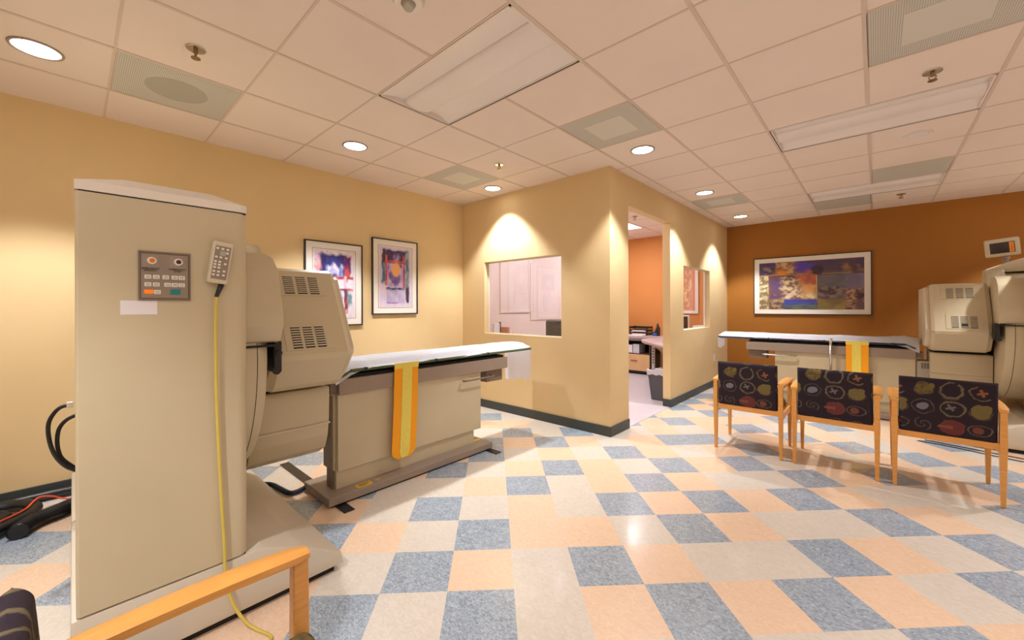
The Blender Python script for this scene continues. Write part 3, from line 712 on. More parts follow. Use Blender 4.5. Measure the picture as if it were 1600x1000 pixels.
# ------------------------------------------------------------------ patient tables
def patient_table(label, loc, rz, swap, far):
    SWAP[0] = swap
    t = thing('imaging_table', label, 'medical table', loc, rz, 'narrow imaging tables')
    bm = nb(); box(bm, 1.12, 2.625, -.155, .264, .012, .066, .006); base = obj('base', bm, TAUPE, t)
    bm = nb(); box(bm, 1.14, 2.60, -.14, .25, 0, .013); obj('base_gap', bm, DARK, base)
    if not far:
        for a in (1.165, 2.545):
            bm = nb(); box(bm, a, a+.07, -.80, .385, .0005, .006); obj('floor_strip', bm, BLACKR, t)
        bm = nb(); box(bm, 1.33, 1.44, .19, .245, .0655, .067); obj('warning_sticker', bm, WARN, base)
        bm = nb(); prism(bm, [(1.475, .205), (1.51, .205), (1.4925, .24)], 2, .0655, .067); obj('hazard_triangle', bm, WARN, base)
        bm = nb(); box(bm, 2.50, 2.60, .10, .125, .0655, .067); obj('warning_sticker', bm, WARN, base)
        bm = nb(); box(bm, 1.345, 1.425, .20, .206, .0668, .0675); box(bm, 1.345, 1.425, .214, .220, .0668, .0675); box(bm, 1.345, 1.40, .228, .233, .0668, .0675); obj('sticker_print', bm, INK, base)
        bm = nb(); box(bm, 1.49, 1.495, .209, .229, .0668, .0675); obj('hazard_mark', bm, INK, base)
    bm = nb(); box(bm, 1.217, 2.49, .0, .152, .064, .25, .004); obj('lower_column', bm, BEIGE, t)
    bm = nb(); box(bm, 1.221, 2.56, .135, .172, .19, .722, .004); box(bm, 1.205, 2.55, -.03, .134, .19, .722, .003); obj('side_panel', bm, BEIGE, t)
    bm = nb(); box(bm, 1.197, 1.2045, .0, .12, .20, .70); box(bm, 1.20, 1.2165, .04, .12, .066, .20); obj('end_channel', bm, TAUPE2, t)
    bm = nb(); box(bm, 1.218, 2.898, .10, .20, .718, .826, .005); box(bm, 1.218, 2.898, -.17, -.07, .718, .826, .005); box(bm, 1.26, 2.86, -.08, .11, .725, .80); obj('side_rail', bm, TAUPE, t)
    bm = nb(); box(bm, 1.17, 1.219, .11, .17, .735, .80, .003); box(bm, 1.165, 1.175, .095, .185, .73, .805, .003); obj('rail_bracket', bm, TAUPE2, t)
    bm = nb(); box(bm, 1.25, 2.87, -.14, .17, .825, .846); obj('slide_gap', bm, DARK, t)
    bm = nb(); n = 18
    for k in range(n):                                     # trough shaped pallet, thin with a lifted rim
        b0 = -.175+.375*k/n; b1 = -.175+.375*(k+1)/n; zf = lambda b: .846+.030*abs((b-.0125)/.1875)**2.2
        v = [bm.verts.new((a, b, z)) for a, b, z in ((1.34, b0, zf(b0)), (1.34, b1, zf(b1)), (3.25, b1, zf(b1)), (3.25, b0, zf(b0)))]
        bm.faces.new(v)
    bmesh.ops.remove_doubles(bm, verts=bm.verts[:], dist=1e-5); bmesh.ops.solidify(bm, geom=bm.faces[:], thickness=.012)
    bmesh.ops.recalc_face_normals(bm, faces=bm.faces[:]); obj('pallet', bm, TAUPE, t)
    bm = nb(); prism(bm, [(-.178, .868), (.202, .868), (.206, .878), (.20, .889), (-.178, .889)], 0, 1.30, 3.26)
    prism(bm, [(1.22, .83), (1.31, .868), (1.31, .889), (1.22, .846)], 1, -.17, .20); obj('mattress_pad', bm, GREEN if not far else NAVY, t)
    for a in (1.40, 2.02, 2.62):
        bm = nb(); box(bm, a, a+.02, .19, .208, .866, .892); obj('pad_tie', bm, NAVY, t)
    bm = nb(); box(bm, 2.66, 2.873, .0, .15, .60, .719, .004); obj('drive_box', bm, TAUPE2, t)
    bm = nb(); tube(bm, [(2.33, .19, .664), (2.34, .215, .664), (2.45, .222, .665), (2.62, .222, .666), (2.69, .215, .668), (2.70, .15, .67)], .007 if not far else .011, 10, 4); obj('side_handle', bm, CHROME if far else TAUPE2, t)
    if far:
        bm = nb(); box(bm, 1.085, 1.213, -.05, .16, .02, .70, .005); pb = obj('junction_box', bm, GREYL, t)
        bm = nb()
        for p in range(3):
            for q in range(4): box(bm, 1.115+p*.022, 1.132+p*.022, .158, .1615, .62+q*.016, .629+q*.016)
        obj('vent_grille', bm, SLOT, pb)
        bm = nb(); cyl(bm, (1.967, .232, .12), (0, 0, 1), .014, .014, .80, 16); cyl(bm, (1.967, .232, .86), (0, 0, 1), .019, .019, .05, 16); box(bm, 1.955, 1.979, .20, .235, .76, .80); obj('upright_rod', bm, CHROME, t)
    SWAP[0] = False; return t
def sheet(label, loc, rz, swap, seed, drop0, drop1):
    """cover sheet: lies on the pad, its end hangs over the foot"""
    SWAP[0] = swap; bm = nb(); na, nbn = 90, 22; V = []
    for p in range(na+1):
        r = []
        a = 1.19+(3.215-1.19)*p/na
        for q in range(nbn+1):
            b = -.185+.375*q/nbn
            e = abs((b-.0025)/.1875)
            z = .897+.046*(1-e**5)+.004*fbm(a*4, b*9, seed)+.012*max(0, fbm(a*2.2, b*3, seed+3))*(1-e**2)
            edge = .010*fbm(a*3, 1.3, seed)
            if q == nbn: b += edge+.012; z = .884+.006*fbm(a*5, 2, seed)
            if q == nbn-1: b += .006; z = .899+.004*fbm(a*5, 2, seed)
            if a < 1.45: # rumpled end drawn down over the pad's tapered end
                k = min(1, (1.45-a)/.24); z += k*(1-e**3)*(.022+.030*max(-.3, fbm(a*9+b*5, b*9, seed+9)))
                if q >= nbn-1: b += .012*k+.004*math.sin(a*40); z -= k*(.052 if q == nbn else .02)
                if a < 1.30: z -= (1.30-a)/.11*.040
            if a > 2.95: b -= (.012 if q == nbn else 0)*((a-2.95)/.26)
            r.append(bm.verts.new((a, b, z)))
        V.append(r)
    for p in range(na):
        for q in range(nbn): bm.faces.new((V[p][q], V[p+1][q], V[p+1][q+1], V[p][q+1]))
    W_ = V[-1]; last = W_
    for k in range(1, 9):
        r = []
        for q in range(nbn+1):
            b = -.185+.375*q/nbn; d = (drop0+(drop1-drop0)*q/nbn+.02*fbm(b*8, 0, seed))*k/8
            z = .915-d*1.0 if k > 1 else .905; a = 3.268+.010*math.sin(b*26+seed)*k/8+(0 if k > 1 else -.008)
            r.append(bm.verts.new((a, b, z)))
        for q in range(nbn): bm.faces.new((last[q], r[q], r[q+1], last[q+1]))
        last = r
    bmesh.ops.solidify(bm, geom=bm.faces[:], thickness=.003)
    bmesh.ops.recalc_face_normals(bm, faces=bm.faces[:])
    o = obj('bed_sheet', bm, SHEET, None, loc, smooth=60); o.rotation_euler = (0, 0, rz); SWAP[0] = False
    return tag(o, label, 'sheet', 'white sheets on the imaging tables')
def strap(label, loc, rz, swap, a0, a1, zb, lean=0.0):
    SWAP[0] = swap
    t = thing('patient_strap', label, 'strap', loc, rz, 'yellow and orange patient straps')
    def ribbon(bm, f0, f1, off, z0, z1, th=.004):
        n = 26; L = []
        for k in range(n+1):
            z = z1+(z0-z1)*k/n; s = (.89-z)/.72
            x0, x1 = a0+(a1-a0)*f0, a0+(a1-a0)*f1
            if z < zb+.06: # rounded end
                kk = min(1, (zb+.06-z)/.06); half = math.sqrt(max(0.02, 1-kk*kk*.75)); mid = (a0+a1)/2
                x0 = mid+(x0-mid)*half; x1 = mid+(x1-mid)*half
            x0 -= lean*s; x1 -= lean*s; b = .212+.006*math.sin(s*3.1)+off
            L.append([bm.verts.new((x, b+o_, z)) for x in (x0, x1) for o_ in (0, th)])
        for A, B in zip(L, L[1:]):
            for q in ((0, 1), (1, 3), (3, 2), (2, 0)): bm.faces.new((A[q[0]], A[q[1]], B[q[1]], B[q[0]]))
        bm.faces.new((L[0][0], L[0][1], L[0][3], L[0][2])); bm.faces.new((L[-1][0], L[-1][1], L[-1][3], L[-1][2]))
        bmesh.ops.recalc_face_normals(bm, faces=bm.faces[:])
    bm = nb(); ribbon(bm, 0, 1, 0, zb, .893); box(bm, a0, a1, -.18, .214, .8885, .8935) if False else None; obj('orange_backing', bm, ORG, t)
    bm = nb(); ribbon(bm, .32, .73, .004, zb+.004, .893, .003); obj('center_webbing', bm, YEL, t)
    bm = nb(); ribbon(bm, -.01, 1.01, .0035, .852, .894, .003); obj('top_hem', bm, YEL, t)
    SWAP[0] = False; return t
patient_table('taupe and beige imaging table under the left gamma camera, beside the yellow wall', (-2.9, 0, 0), 0, True, False)
patient_table('imaging table in front of the orange wall, behind the row of chairs', (1.55, 6.56, 0), math.pi, False, True)
sheet('white sheet over the left imaging table, hanging past its end', (-2.9, 0, 0), 0, True, 1, .40, .36)
sheet('white sheet over the imaging table behind the chairs, bunched beside the scanner', (1.55, 6.56, 0), math.pi, False, 5, .20, .20)
strap('yellow strap with orange edges hanging down the left table, rounded end visible', (-2.9, 0, 0), 0, True, 1.633, 1.843, .165, .03)
strap('yellow strap with orange edges hanging on the table behind the chairs', (1.55, 6.56, 0), math.pi, False, 1.615, 1.822, .30)

# ------------------------------------------------------------------ hand control and its cord
t = thing('hand_control', 'beige wired hand control with white keys hooked on the tall cabinet', 'remote control', (-1.982, .40, 1.50))
M = Matrix.Rotation(math.radians(-8), 4, 'X')
def hc(name, parts, m_, par):
    bm = nb()
    for p in parts: box(bm, *p)
    bmesh.ops.transform(bm, matrix=M, verts=bm.verts[:]); return obj(name, bm, m_, par)
body = hc('case', [(0, .042, -.033, .033, -.084, .084, .006)], BEIGE2, t)
hc('keypad', [(.0415, .0435, -.026, .026, -.068, .066, 0)], GREYM, t)
ks = [(-.019, .055), (-.002, .055), (.015, .055), (.015, .040), (-.019, .020), (-.004, .020), (.014, .020), (-.019, .002), (-.005, .002), (-.019, -.010), (-.005, -.010), (.014, -.004), (-.019, -.022), (-.005, -.022), (-.019, -.038), (-.004, -.038), (.014, -.034), (-.019, -.052), (-.004, -.052), (.014, -.050)]
for a, z in ks: hc('key', [(.043, .0465, a-.0042, a+.0042, z-.0035, z+.0035, 0)], WHITEK, t)
hc('window', [(.0432, .0440, -.008, .009, .028, .046, 0)], GREYL, t)
bm = nb(); cyl(bm, (.021, -.012, -.138), (0.0, .02, .06), .007, .011, .062, 14); obj('strain_relief', bm, BLACKR, t)
hc('hook', [(-.004, .004, -.012, .012, .03, .06, 0)], TAUPE2, t)
bm = nb(); pts = [(.021, -.010, -.13), (.022, -.014, -.22), (.018, -.012, -.5), (.016, .0, -.85), (.016, .014, -1.15), (.018, .017, -1.27), (.035, .035, -1.38), (.075, .070, -1.46), (.11, .10, -1.492), (.19, .13, -1.495), (.22, .11, -1.494), (.25, .06, -1.494)]
tube(bm, pts, .0062, 10, 10); obj('cord', bm, YCORD, t)

# ------------------------------------------------------------------ patterned chairs
PL = Cc(35, 20, 33); OL = Cc(114, 98, 46); GR = Cc(102, 90, 66); RD = Cc(102, 44, 44); WH = Cc(112, 112, 126); OR = Cc(134, 82, 54)
MOT = [[('blob', OL, .030, .028), ('ring', GR, .034, .034), ('crossarc', GR, .034, .032)],
       [('oval', WH, .030, .028), ('ringx', GR, .037, .034), ('pear', OL, .034, .032)],
       [('scrib', GR, .028, .026), ('solid', RD, .038, .032), ('eye', RD, .030, .026)],
       [('ring', GR, .028, .022), ('oval', WH, .030, .026), ('blob2', OL, .030, .026)]]
def fabric(x, z, x0=0.0, z0=0.0):
    """plum cloth with rows of loose round motifs, in metres"""
    x /= 1.3; z /= 1.3; x0 /= 1.3; z0 /= 1.3
    px, pz = .104, .098
    fx = (x-x0)/px; fz = (z0-z)/pz; ix, iz = math.floor(fx), math.floor(fz)
    kind, colr, rx, rz = MOT[iz % 4][ix % 3]
    dx = (fx-ix-.5)*px+.004*math.sin(ix*3+iz); dz = -(fz-iz-.5)*pz; dx /= 1.18; dz /= 1.15
    n = fbm(x*34+ix, z*34, iz+ix*3, 3)*.16; d = math.hypot(dx/rx, dz/rz)+n; c = PL
    th = math.atan2(dz, dx)
    if kind == 'blob':
        if d < .95: c = lerp(PL, colr, .75+.5*fbm(x*70, z*70, 3))
        if .98 < math.hypot(dx/rx*1.0, dz/rz)+n*1.6 < 1.10: c = lerp(PL, GR, .8)
        if math.hypot((dx-.026)/.010, (dz-.016)/.012) < 1: c = colr
    elif kind == 'blob2':
        if d < .85: c = lerp(colr, OL, .5+fbm(x*60, z*60, 3))
        if 1.0 < d < 1.16: c = GR
    elif kind == 'ring':
        if .92 < d < 1.12 and not (1.0 < th < 1.35): c = colr
        if 1.15 < d < 1.25 and th < -1: c = lerp(PL, colr, .5)
    elif kind == 'crossarc':
        if .95 < d < 1.1 and (th > 2.0 or th < -.8): c = colr
        if (abs(dx+dz*.3) < .005 or abs(dz-dx*.3+.002) < .005) and math.hypot(dx, dz) < .017: c = OR
    elif kind == 'oval':
        if math.hypot((dx-dz*.25)/.021, dz/.017)+n < 1: c = colr
        if 1.12 < d < 1.22: c = lerp(PL, GR, .8)
    elif kind == 'ringx':
        if .92 < d < 1.10: c = colr
        if (abs(dx*.9+dz*.55+.002) < .0042 or abs(dx*.35-dz*.9+.006) < .0042) and math.hypot(dx+.006, dz-.006) < .017: c = lerp(colr, WH, .4)
    elif kind == 'pear':
        if d < .95 or (math.hypot((dx-.016)/.016, (dz-.02)/.012) < 1): c = lerp(colr, GR, .3)
        if 1.02 < d < 1.10 and th < 0: c = lerp(PL, GR, .5)
    elif kind == 'solid':
        if d < 1: c = colr
        if dx < 0 and abs(dz) < .004+(.05+dx)*.1 and dx > -.046: c = lerp(PL, OR, .8)
        if 1.0 < d < 1.06: c = lerp(colr, OR, .4)
    elif kind == 'eye':
        if math.hypot((dx+.006)/.017, dz/.016) < 1: c = lerp(colr, OR, .35)
        if .98 < math.hypot((dx)/.034, dz/.022)+n < 1.10: c = GR
    elif kind == 'scrib':
        a = math.sin(math.hypot(dx/rx, dz/rz)*9+th*2+n*6)
        if a > .72 and d < 1.1: c = lerp(PL, GR, .6)
    return c
def back_point(s, tt):   # s across 0..1, tt up 0..1 -> front(viewer) surface centre
    z = .42+.392*tt; y = .012-.068*tt-.006*math.sin(tt*math.pi)
    return z, y
def make_chair(label, loc, x0, z0, seat_col=None):
    t = thing('guest_chair', label, 'chair', loc, 0, 'wooden guest chairs with plum fabric')
    W = .512
    # backrest: closed padded panel, fine enough to carry its weave
    nx, nz = 150, 116; bm = nb(); cols = []; X0, X1 = .022, W-.022
    Vf = []; Vb = []
    for q in range(nz+1):
        tt = q/nz; z = .405+.405*tt; y = .012-.030*tt; th = .026*math.sqrt(max(0.0, 1-max(0, (tt-.93)/.07)**2))*math.sqrt(max(.1, 1-max(0, (.05-tt)/.05)**2))
        rf, rb = [], []
        for p in range(nx+1):
            s = p/nx; ed = min(s, 1-s); sh = math.sqrt(max(.05, 1-max(0, (.04-ed)/.04)**2))
            x = X0+(X1-X0)*s
            rf.append((x, y-th*sh, z)); rb.append((x, y+th*sh, z))
        Vf.append([bm.verts.new(c) for c in rf]); Vb.append([bm.verts.new(c) for c in rb])
    for q in range(nz):
        for p in range(nx):
            bm.faces.new((Vf[q][p], Vf[q][p+1], Vf[q+1][p+1], Vf[q+1][p])); bm.faces.new((Vb[q][p], Vb[q+1][p], Vb[q+1][p+1], Vb[q][p+1]))
    for q in range(nz):
        for p, flip in ((0, 0), (nx, 1)):
            f = (Vf[q][p], Vf[q+1][p], Vb[q+1][p], Vb[q][p]); bm.faces.new(f if not flip else tuple(reversed(f)))
    for p in range(nx):
        for q, flip in ((0, 1), (nz, 0)):
            f = (Vf[q][p], Vf[q][p+1], Vb[q][p+1], Vb[q][p]); bm.faces.new(f if not flip else tuple(reversed(f)))
    bm.verts.ensure_lookup_table(); bm.verts.index_update()
    cols = [fabric(v.co.x, v.co.z, x0, z0) for v in bm.verts]
    o = obj('backrest', bm, FABP, t, smooth=50); at = o.data.color_attributes.new('paint', 'FLOAT_COLOR', 'POINT'); at.data.foreach_set('color', [x for c in cols for x in (*c, 1)])
    # seat cushion
    n1, n2 = 70, 64; bm = nb(); V = []
    for q in range(n2+1):
        r = []
        for p in range(n1+1):
            s, u = p/n1, q/n2; x = .03+(W-.06)*s; y = .045+.455*u; ex = min(s, 1-s)/.08; ey = min(u, 1-u)/.09
            h = math.sqrt(max(0, 1-max(0, 1-ex)**2))*math.sqrt(max(0, 1-max(0, 1-ey)**2)); r.append(bm.verts.new((x, y, .395+.062*h+.004*math.sin(s*math.pi)*math.sin(u*math.pi))))
        V.append(r)
    for q in range(n2):
        for p in range(n1): bm.faces.new((V[q][p], V[q][p+1], V[q+1][p+1], V[q+1][p]))
    r = bmesh.ops.extrude_face_region(bm, geom=bm.faces[:])
    for g_ in r['geom']:
        if isinstance(g_, bmesh.types.BMVert): g_.co.z = .385
    bmesh.ops.recalc_face_normals(bm, faces=bm.faces[:]); bm.verts.index_update()
    cols = [fabric(v.co.x, v.co.y, .02, .5) for v in bm.verts]
    o = obj('seat_cushion', bm, FABP, t, smooth=50); at = o.data.color_attributes.new('paint', 'FLOAT_COLOR', 'POINT'); at.data.foreach_set('color', [x for c in cols for x in (*c, 1)])
    # frame
    bm = nb(); box(bm, .012, W-.012, -.012, .014, .372, .418, .004); obj('back_rail', bm, WOOD, t)
    bm = nb(); box(bm, .012, W-.012, .468, .490, .33, .392, .004); obj('front_rail', bm, WOOD, t)
    for s in (0, 1):
        x = 0 if s == 0 else W
        bm = nb(); box(bm, x-.010, x+.010, .01, .485, .335, .385, .003); obj('side_rail', bm, WOOD, t)
        for y0 in (0.0, .480):
            bm = nb(); tp, bt = (.018, .021), (.011, .013); ys = -.004 if y0 == 0 else .0
            v = []
            for z, (hx, hy) in ((0, bt), (.42, tp), (.622, (.016, .020))):
                yy = y0+(ys*0 if z < .3 else ys); v.append([bm.verts.new((x+a*hx, yy+b*hy, z)) for a, b in ((-1, -1), (1, -1), (1, 1), (-1, 1))])
            bm.faces.new(list(reversed(v[0]))); bm.faces.new(v[-1])
            for A, B in zip(v, v[1:]):
                for k in range(4): bm.faces.new((A[k], A[(k+1) % 4], B[(k+1) % 4], B[k]))
            bmesh.ops.recalc_face_normals(bm, faces=bm.faces[:]); bmesh.ops.bevel(bm, geom=[e for e in bm.edges], offset=.003, segments=1, affect='EDGES'); obj('leg', bm, WOOD, t)
        bm = nb(); nn = 12; L = []
        for k in range(nn+1):
            u = k/nn; y = -.025+.525*u; w_ = .027+.008*math.sin(u*math.pi*.9); zc = .632+.010*math.sin(u*math.pi); hh = .016
            if k in (0, nn): w_ *= .8; hh *= .7
            L.append([bm.verts.new((x+a*w_, y, zc+b*hh)) for a, b in ((-1, -.6), (-.7, -1), (.7, -1), (1, -.6), (1, .5), (.6, 1), (-.6, 1), (-1, .5))])
        bm.faces.new(L[0]); bm.faces.new(list(reversed(L[-1])))
        for A, B in zip(L, L[1:]):
            for k in range(8): bm.faces.new((A[k], A[(k+1) % 8], B[(k+1) % 8], B[k]))
        bmesh.ops.recalc_face_normals(bm, faces=bm.faces[:]); obj('armrest', bm, WOOD, t, smooth=50)
    return t
make_chair('guest chair closest to the office wall, leftmost of the three seen from behind', (-1.115, 4.075, 0), .06, .785)
make_chair('guest chair in the middle of the row of three seen from behind', (-.507, 4.075, 0), .06, .83)
make_chair('guest chair at the right end of the row of three, nearest the right scanner', (.100, 4.085, 0), .08, .80)
make_chair('guest chair cut off at the bottom left, its armrest in front of the tall cabinet', (-1.187, -.058, 0), -.133, .835)

# ------------------------------------------------------------------ hoses and cables
bm = nb(); tube(bm, [(-3.90, .12, .05), (-3.86, .02, .05), (-3.79, -.07, .048), (-3.74, -.15, .046), (-3.66, -.205, .044), (-3.62, -.213, .044)], .042, 14, 12, ribs=.10)
tag(obj('corrugated_hose', bm, BLACKR, None), 'thick ribbed black hose on the floor ending in front of the coiled hoses', 'hose')
bm = nb(); tube(bm, [(-4.16, .20, .04), (-4.20, .0, .04), (-4.21, -.14, .04), (-4.20, -.30, .04), (-4.19, -.50, .04), (-4.16, -.75, .04)], .030, 12, 18, ribs=.03)
tag(obj('wall_hose', bm, BLACKR, None), 'black hose lying straight along the baseboard of the yellow wall', 'hose')
bm = nb(); tube(bm, [(-4.10, -.62, .045), (-4.12, -.38, .05), (-4.09, -.24, .05), (-3.98, -.17, .05), (-3.86, -.19, .05), (-3.76, -.26, .05), (-3.66, -.36, .05), (-3.55, -.52, .05), (-3.44, -.75, .05)], .036, 12, 16, ribs=.04)
tag(obj('coiled_hose', bm, BLACKR, None), 'outer black hose curving round between the ribbed hose and the wall', 'hose')
bm = nb(); tube(bm, [(-4.00, -.65, .045), (-4.01, -.42, .045), (-3.98, -.32, .045), (-3.92, -.29, .045), (-3.83, -.33, .045), (-3.72, -.44, .045), (-3.60, -.60, .045)], .034, 12, 16, ribs=.04)
tag(obj('coiled_hose', bm, BLACKR, None), 'inner black hose loop, nested inside the outer curve by the yellow wall', 'hose')
bm = nb(); tube(bm, [(-4.05, .12, .012), (-4.09, -.02, .015), (-4.06, -.10, .07), (-4.02, -.15, .092), (-3.94, -.175, .093), (-3.84, -.20, .093), (-3.74, -.275, .093), (-3.64, -.38, .093), (-3.52, -.56, .095)], .005, 8, 10)
tag(obj('orange_wire', bm, ORWIRE, None), 'thin orange wire running over the outer black hose', 'wire')
t = thing('wall_cable', 'black cable loops bulging from the back of the tall cabinet, white plug', 'cable', (0, 0, 0))
bm = nb(); tube(bm, [(-2.96, -.010, .84), (-2.96, -.045, .83), (-2.96, -.072, .79), (-2.96, -.082, .74), (-2.96, -.075, .66), (-2.96, -.055, .59), (-2.96, -.022, .535), (-2.96, .02, .50)], .0085, 10, 8)
tube(bm, [(-2.98, .02, .785), (-2.98, -.02, .765), (-2.98, -.045, .73), (-2.98, -.053, .68), (-2.98, -.05, .62), (-2.98, -.035, .57), (-2.98, .01, .51)], .0085, 10, 8); obj('cable_loop', bm, BLACKR, t)
bm = nb(); box(bm, -2.975, -2.945, -.022, .0, .826, .854, .003); obj('plug', bm, WHITE, t)
bm = nb(); tube(bm, [(-3.30, .93, .035), (-3.28, .98, .02), (-3.17, 1.00, .018), (-3.05, 1.02, .018), (-3.03, 1.06, .018), (-3.05, 1.13, .02)], .016, 10, 10)
tag(obj('power_cable', bm, NAVY, None), 'dark blue cable curving from the left table base to the scanner plinth', 'cable')
bm = nb(); tube(bm, [(.30, 5.55, .005), (.55, 5.50, .005), (.9, 5.38, .005), (1.4, 5.33, .005), (1.8, 5.45, .005)], .004, 6, 8); tube(bm, [(.35, 5.62, .005), (.6, 5.56, .005), (1.0, 5.47, .005), (1.6, 5.42, .005)], .004, 6, 8)
tag(obj('floor_cable', bm, BLACKR, None), 'thin dark cables on the tiles before the right scanner plinth', 'cable')

# ------------------------------------------------------------------ outlet
t = thing('wall_outlet', 'white electrical outlet on the cream wall beside the first guest chair', 'outlet', (WS, 7.18, .46))
bm = nb(); box(bm, 0, .006, -.036, .036, -.06, .06, .002); obj('cover_plate', bm, WHITE, t)
bm = nb()
for z in (-.025, .025): box(bm, .005, .009, -.016, .016, z-.014, z+.014, .002)
obj('receptacle', bm, CAPM, t)

# ------------------------------------------------------------------ office
t = thing('desk', 'long office desk with grey lilac top against the orange office wall', 'desk', (0, 0, 0))
bm = nb(); box(bm, RX0+.01, -2.12, 7.40, 7.95, .70, .75, .004); obj('desktop', bm, DESKT, t)
bm = nb(); box(bm, RX0+.01, -2.12, 7.90, 7.945, .005, .715); box(bm, RX0+.01, RX0+.04, 7.25, 7.95, .005, .715); obj('modesty_panel', bm, MAPLE, t)
t = thing('desk_return', 'curved desk return with grey top beside the doorway', 'desk', (0, 0, 0))
bm = nb(); pts = [(-2.095, 5.62), (-2.095, 7.39), (-2.92, 7.39), (-3.04, 7.0), (-3.03, 6.68), (-2.90, 6.42), (-2.52, 6.0), (-2.27, 5.72)]
prism(bm, pts, 2, .715, .75, .004); obj('desktop', bm, DESKT, t)
bm = nb()
for k in range(1):
    cv = [(-2.11, .715), (-2.88, .715), (-2.88, .69)]+[(-2.88+.45*math.sin(a/8*math.pi/2), .20+.49*math.cos(a/8*math.pi/2)) for a in range(9)]+[(-2.43, .005), (-2.11, .005)]
    prism(bm, cv, 1, 6.46, 6.50)
obj('curved_panel', bm, MAPLE, t)
bm = nb(); box(bm, -2.99, -2.94, 7.02, 7.07, .005, .715); box(bm, -3.06, -2.86, 6.98, 7.11, .005, .03); obj('leg', bm, WHITE, t)
bm = nb()
for q in range(7): box(bm, -2.975, -2.955, 7.018, 7.0205, .30+q*.05, .325+q*.05)
obj('leg_slots', bm, DARK, t)
t = thing('file_cabinet', 'maple file drawer unit with open shelf under the office desk', 'cabinet', (-3.51, 7.42, .004))
bm = nb(); box(bm, -.32, .32, 0, .5, .05, .085); box(bm, -.32, -.30, 0, .5, .05, .66); box(bm, .30, .32, 0, .5, .05, .66); box(bm, -.32, .32, .48, .5, .05, .66); box(bm, -.32, .32, 0, .5, .64, .66); box(bm, -.32, .32, 0, .5, .385, .40); obj('carcass', bm, mat('dark_cabinet_side', Cc(84, 62, 48), .5), t)
bm = nb(); box(bm, -.315, .315, -.018, 0, .07, .385, .003); d = obj('drawer', bm, MAPLE, t)
bm = nb(); box(bm, -.07, .07, -.030, -.017, .255, .27); obj('handle', bm, TAUPE2, d)
bm = nb(); box(bm, -.31, .31, .01, .49, 0, .05); obj('toe_base', bm, DARK, t)
rr = random.Random(4)
x = -3.77
for k, (w_, c_) in enumerate(((.05, PAPER), (.035, BLUEP), (.09, PAPER), (.13, LINER))):
    bm = nb(); box(bm, x, x+w_, 7.46, 7.74, .405, .405+.16+.02*(k % 2), .004); tag(obj('binder', bm, c_, None), ('white binder at the left on the open shelf of the file unit', 'blue folder between white binders on the file unit shelf', 'wide white binder on the file unit shelf', 'widest pale box on the file unit shelf')[k], 'binder'); x += w_+.012
for k in range(3):
    bm = nb(); box(bm, -3.66+k*.01, -3.30+k*.008, 7.44, 7.66, .665+k*.010, .673+k*.010); tag(obj('paper_stack', bm, PAPER, None), 'flat papers on top of the file unit, under the desktop', 'paper', 'papers on the file unit')
# waste bin
t = thing('waste_bin', 'dark grey waste bin with white liner just inside the doorway', 'bin', (-2.27, 5.62, .004))
bm = nb(); v = []
for z, hx, hy in ((0, .09, .10), (.40, .125, .145), (.41, .13, .15)): v.append([bm.verts.new((a*hx, b*hy, z)) for a, b in ((-1, -1), (1, -1), (1, 1), (-1, 1))])
bm.faces.new(list(reversed(v[0])))
for A, B in zip(v, v[1:]):
    for k in range(4): bm.faces.new((A[k], A[(k+1) % 4], B[(k+1) % 4], B[k]))
bmesh.ops.bevel(bm, geom=[e for e in bm.edges if abs(e.verts[0].co.z-e.verts[1].co.z) > .1], offset=.02, segments=3, affect='EDGES')
bmesh.ops.recalc_face_normals(bm, faces=bm.faces[:]); bmesh.ops.solidify(bm, geom=bm.faces[:], thickness=.004); obj('bin_body', bm, BINM, t)
bm = nb(); n = 40; prev = None
L = []
for z, k in ((.36, 1.02), (.40, 1.05), (.43, 1.06), (.435, .98), (.33, .82)):
    ring = []
    for q in range(n):
        a = q/n*2*math.pi; c_, s_ = math.cos(a), math.sin(a); m_ = max(abs(c_), abs(s_)); hx, hy = .128*k, .148*k
        zz = z+(.012*math.sin(a*7)+.025*math.sin(a+2) if z > .38 else .008*math.sin(a*9)); ring.append(bm.verts.new((c_/m_*hx*.99, s_/m_*hy*.99, zz)))
    L.append(ring)
for A, B in zip(L, L[1:]):
    for q in range(n): bm.faces.new((A[q], A[(q+1) % n], B[(q+1) % n], B[q]))
bmesh.ops.recalc_face_normals(bm, faces=bm.faces[:]); obj('bin_liner', bm, LINER, t, smooth=60)
# desk items
t = thing('letter_tray', 'black stacked letter tray holding papers on the office desk', 'desk organizer', (-3.52, 7.74, .75))
for z in (.012, .075, .138):
    bm = nb(); box(bm, -.18, .18, -.13, .13, z-.006, z); box(bm, -.18, -.172, -.13, .13, z, z+.03); box(bm, .172, .18, -.13, .13, z, z+.03); box(bm, -.18, .18, .122, .13, z, z+.03); box(bm, -.18, .18, -.13, -.124, z, z+.012); obj('tray', bm, BLACKR, t)
for x_ in (-.19, .18):
    for y_ in (-.12, .11): bm = nb(); box(bm, x_, x_+.012, y_, y_+.012, 0, .18); obj('post', bm, BLACKR, t)
for z in (.013, .076):
    bm = nb(); box(bm, -3.65, -3.36, 7.60, 7.82, .75+z, .75+z+.018); tag(obj('paper_stack', bm, PAPER, None), 'white papers lying in the black letter tray', 'paper', 'papers in the letter tray')
t = thing('tape_dispenser', 'black desk holder with a blue front beside the letter tray', 'desk holder', (-3.17, 7.66, .75))
bm = nb(); prism(bm, [(-.06, 0), (.06, 0), (.06, .16), (.03, .19), (-.01, .08), (-.06, .07)], 1, -.05, .05, .004); obj('holder_body', bm, BLACKR, t)
bm = nb(); box(bm, -.05, .03, -.053, -.049, .015, .06); obj('blue_front', bm, BLUEP, t)
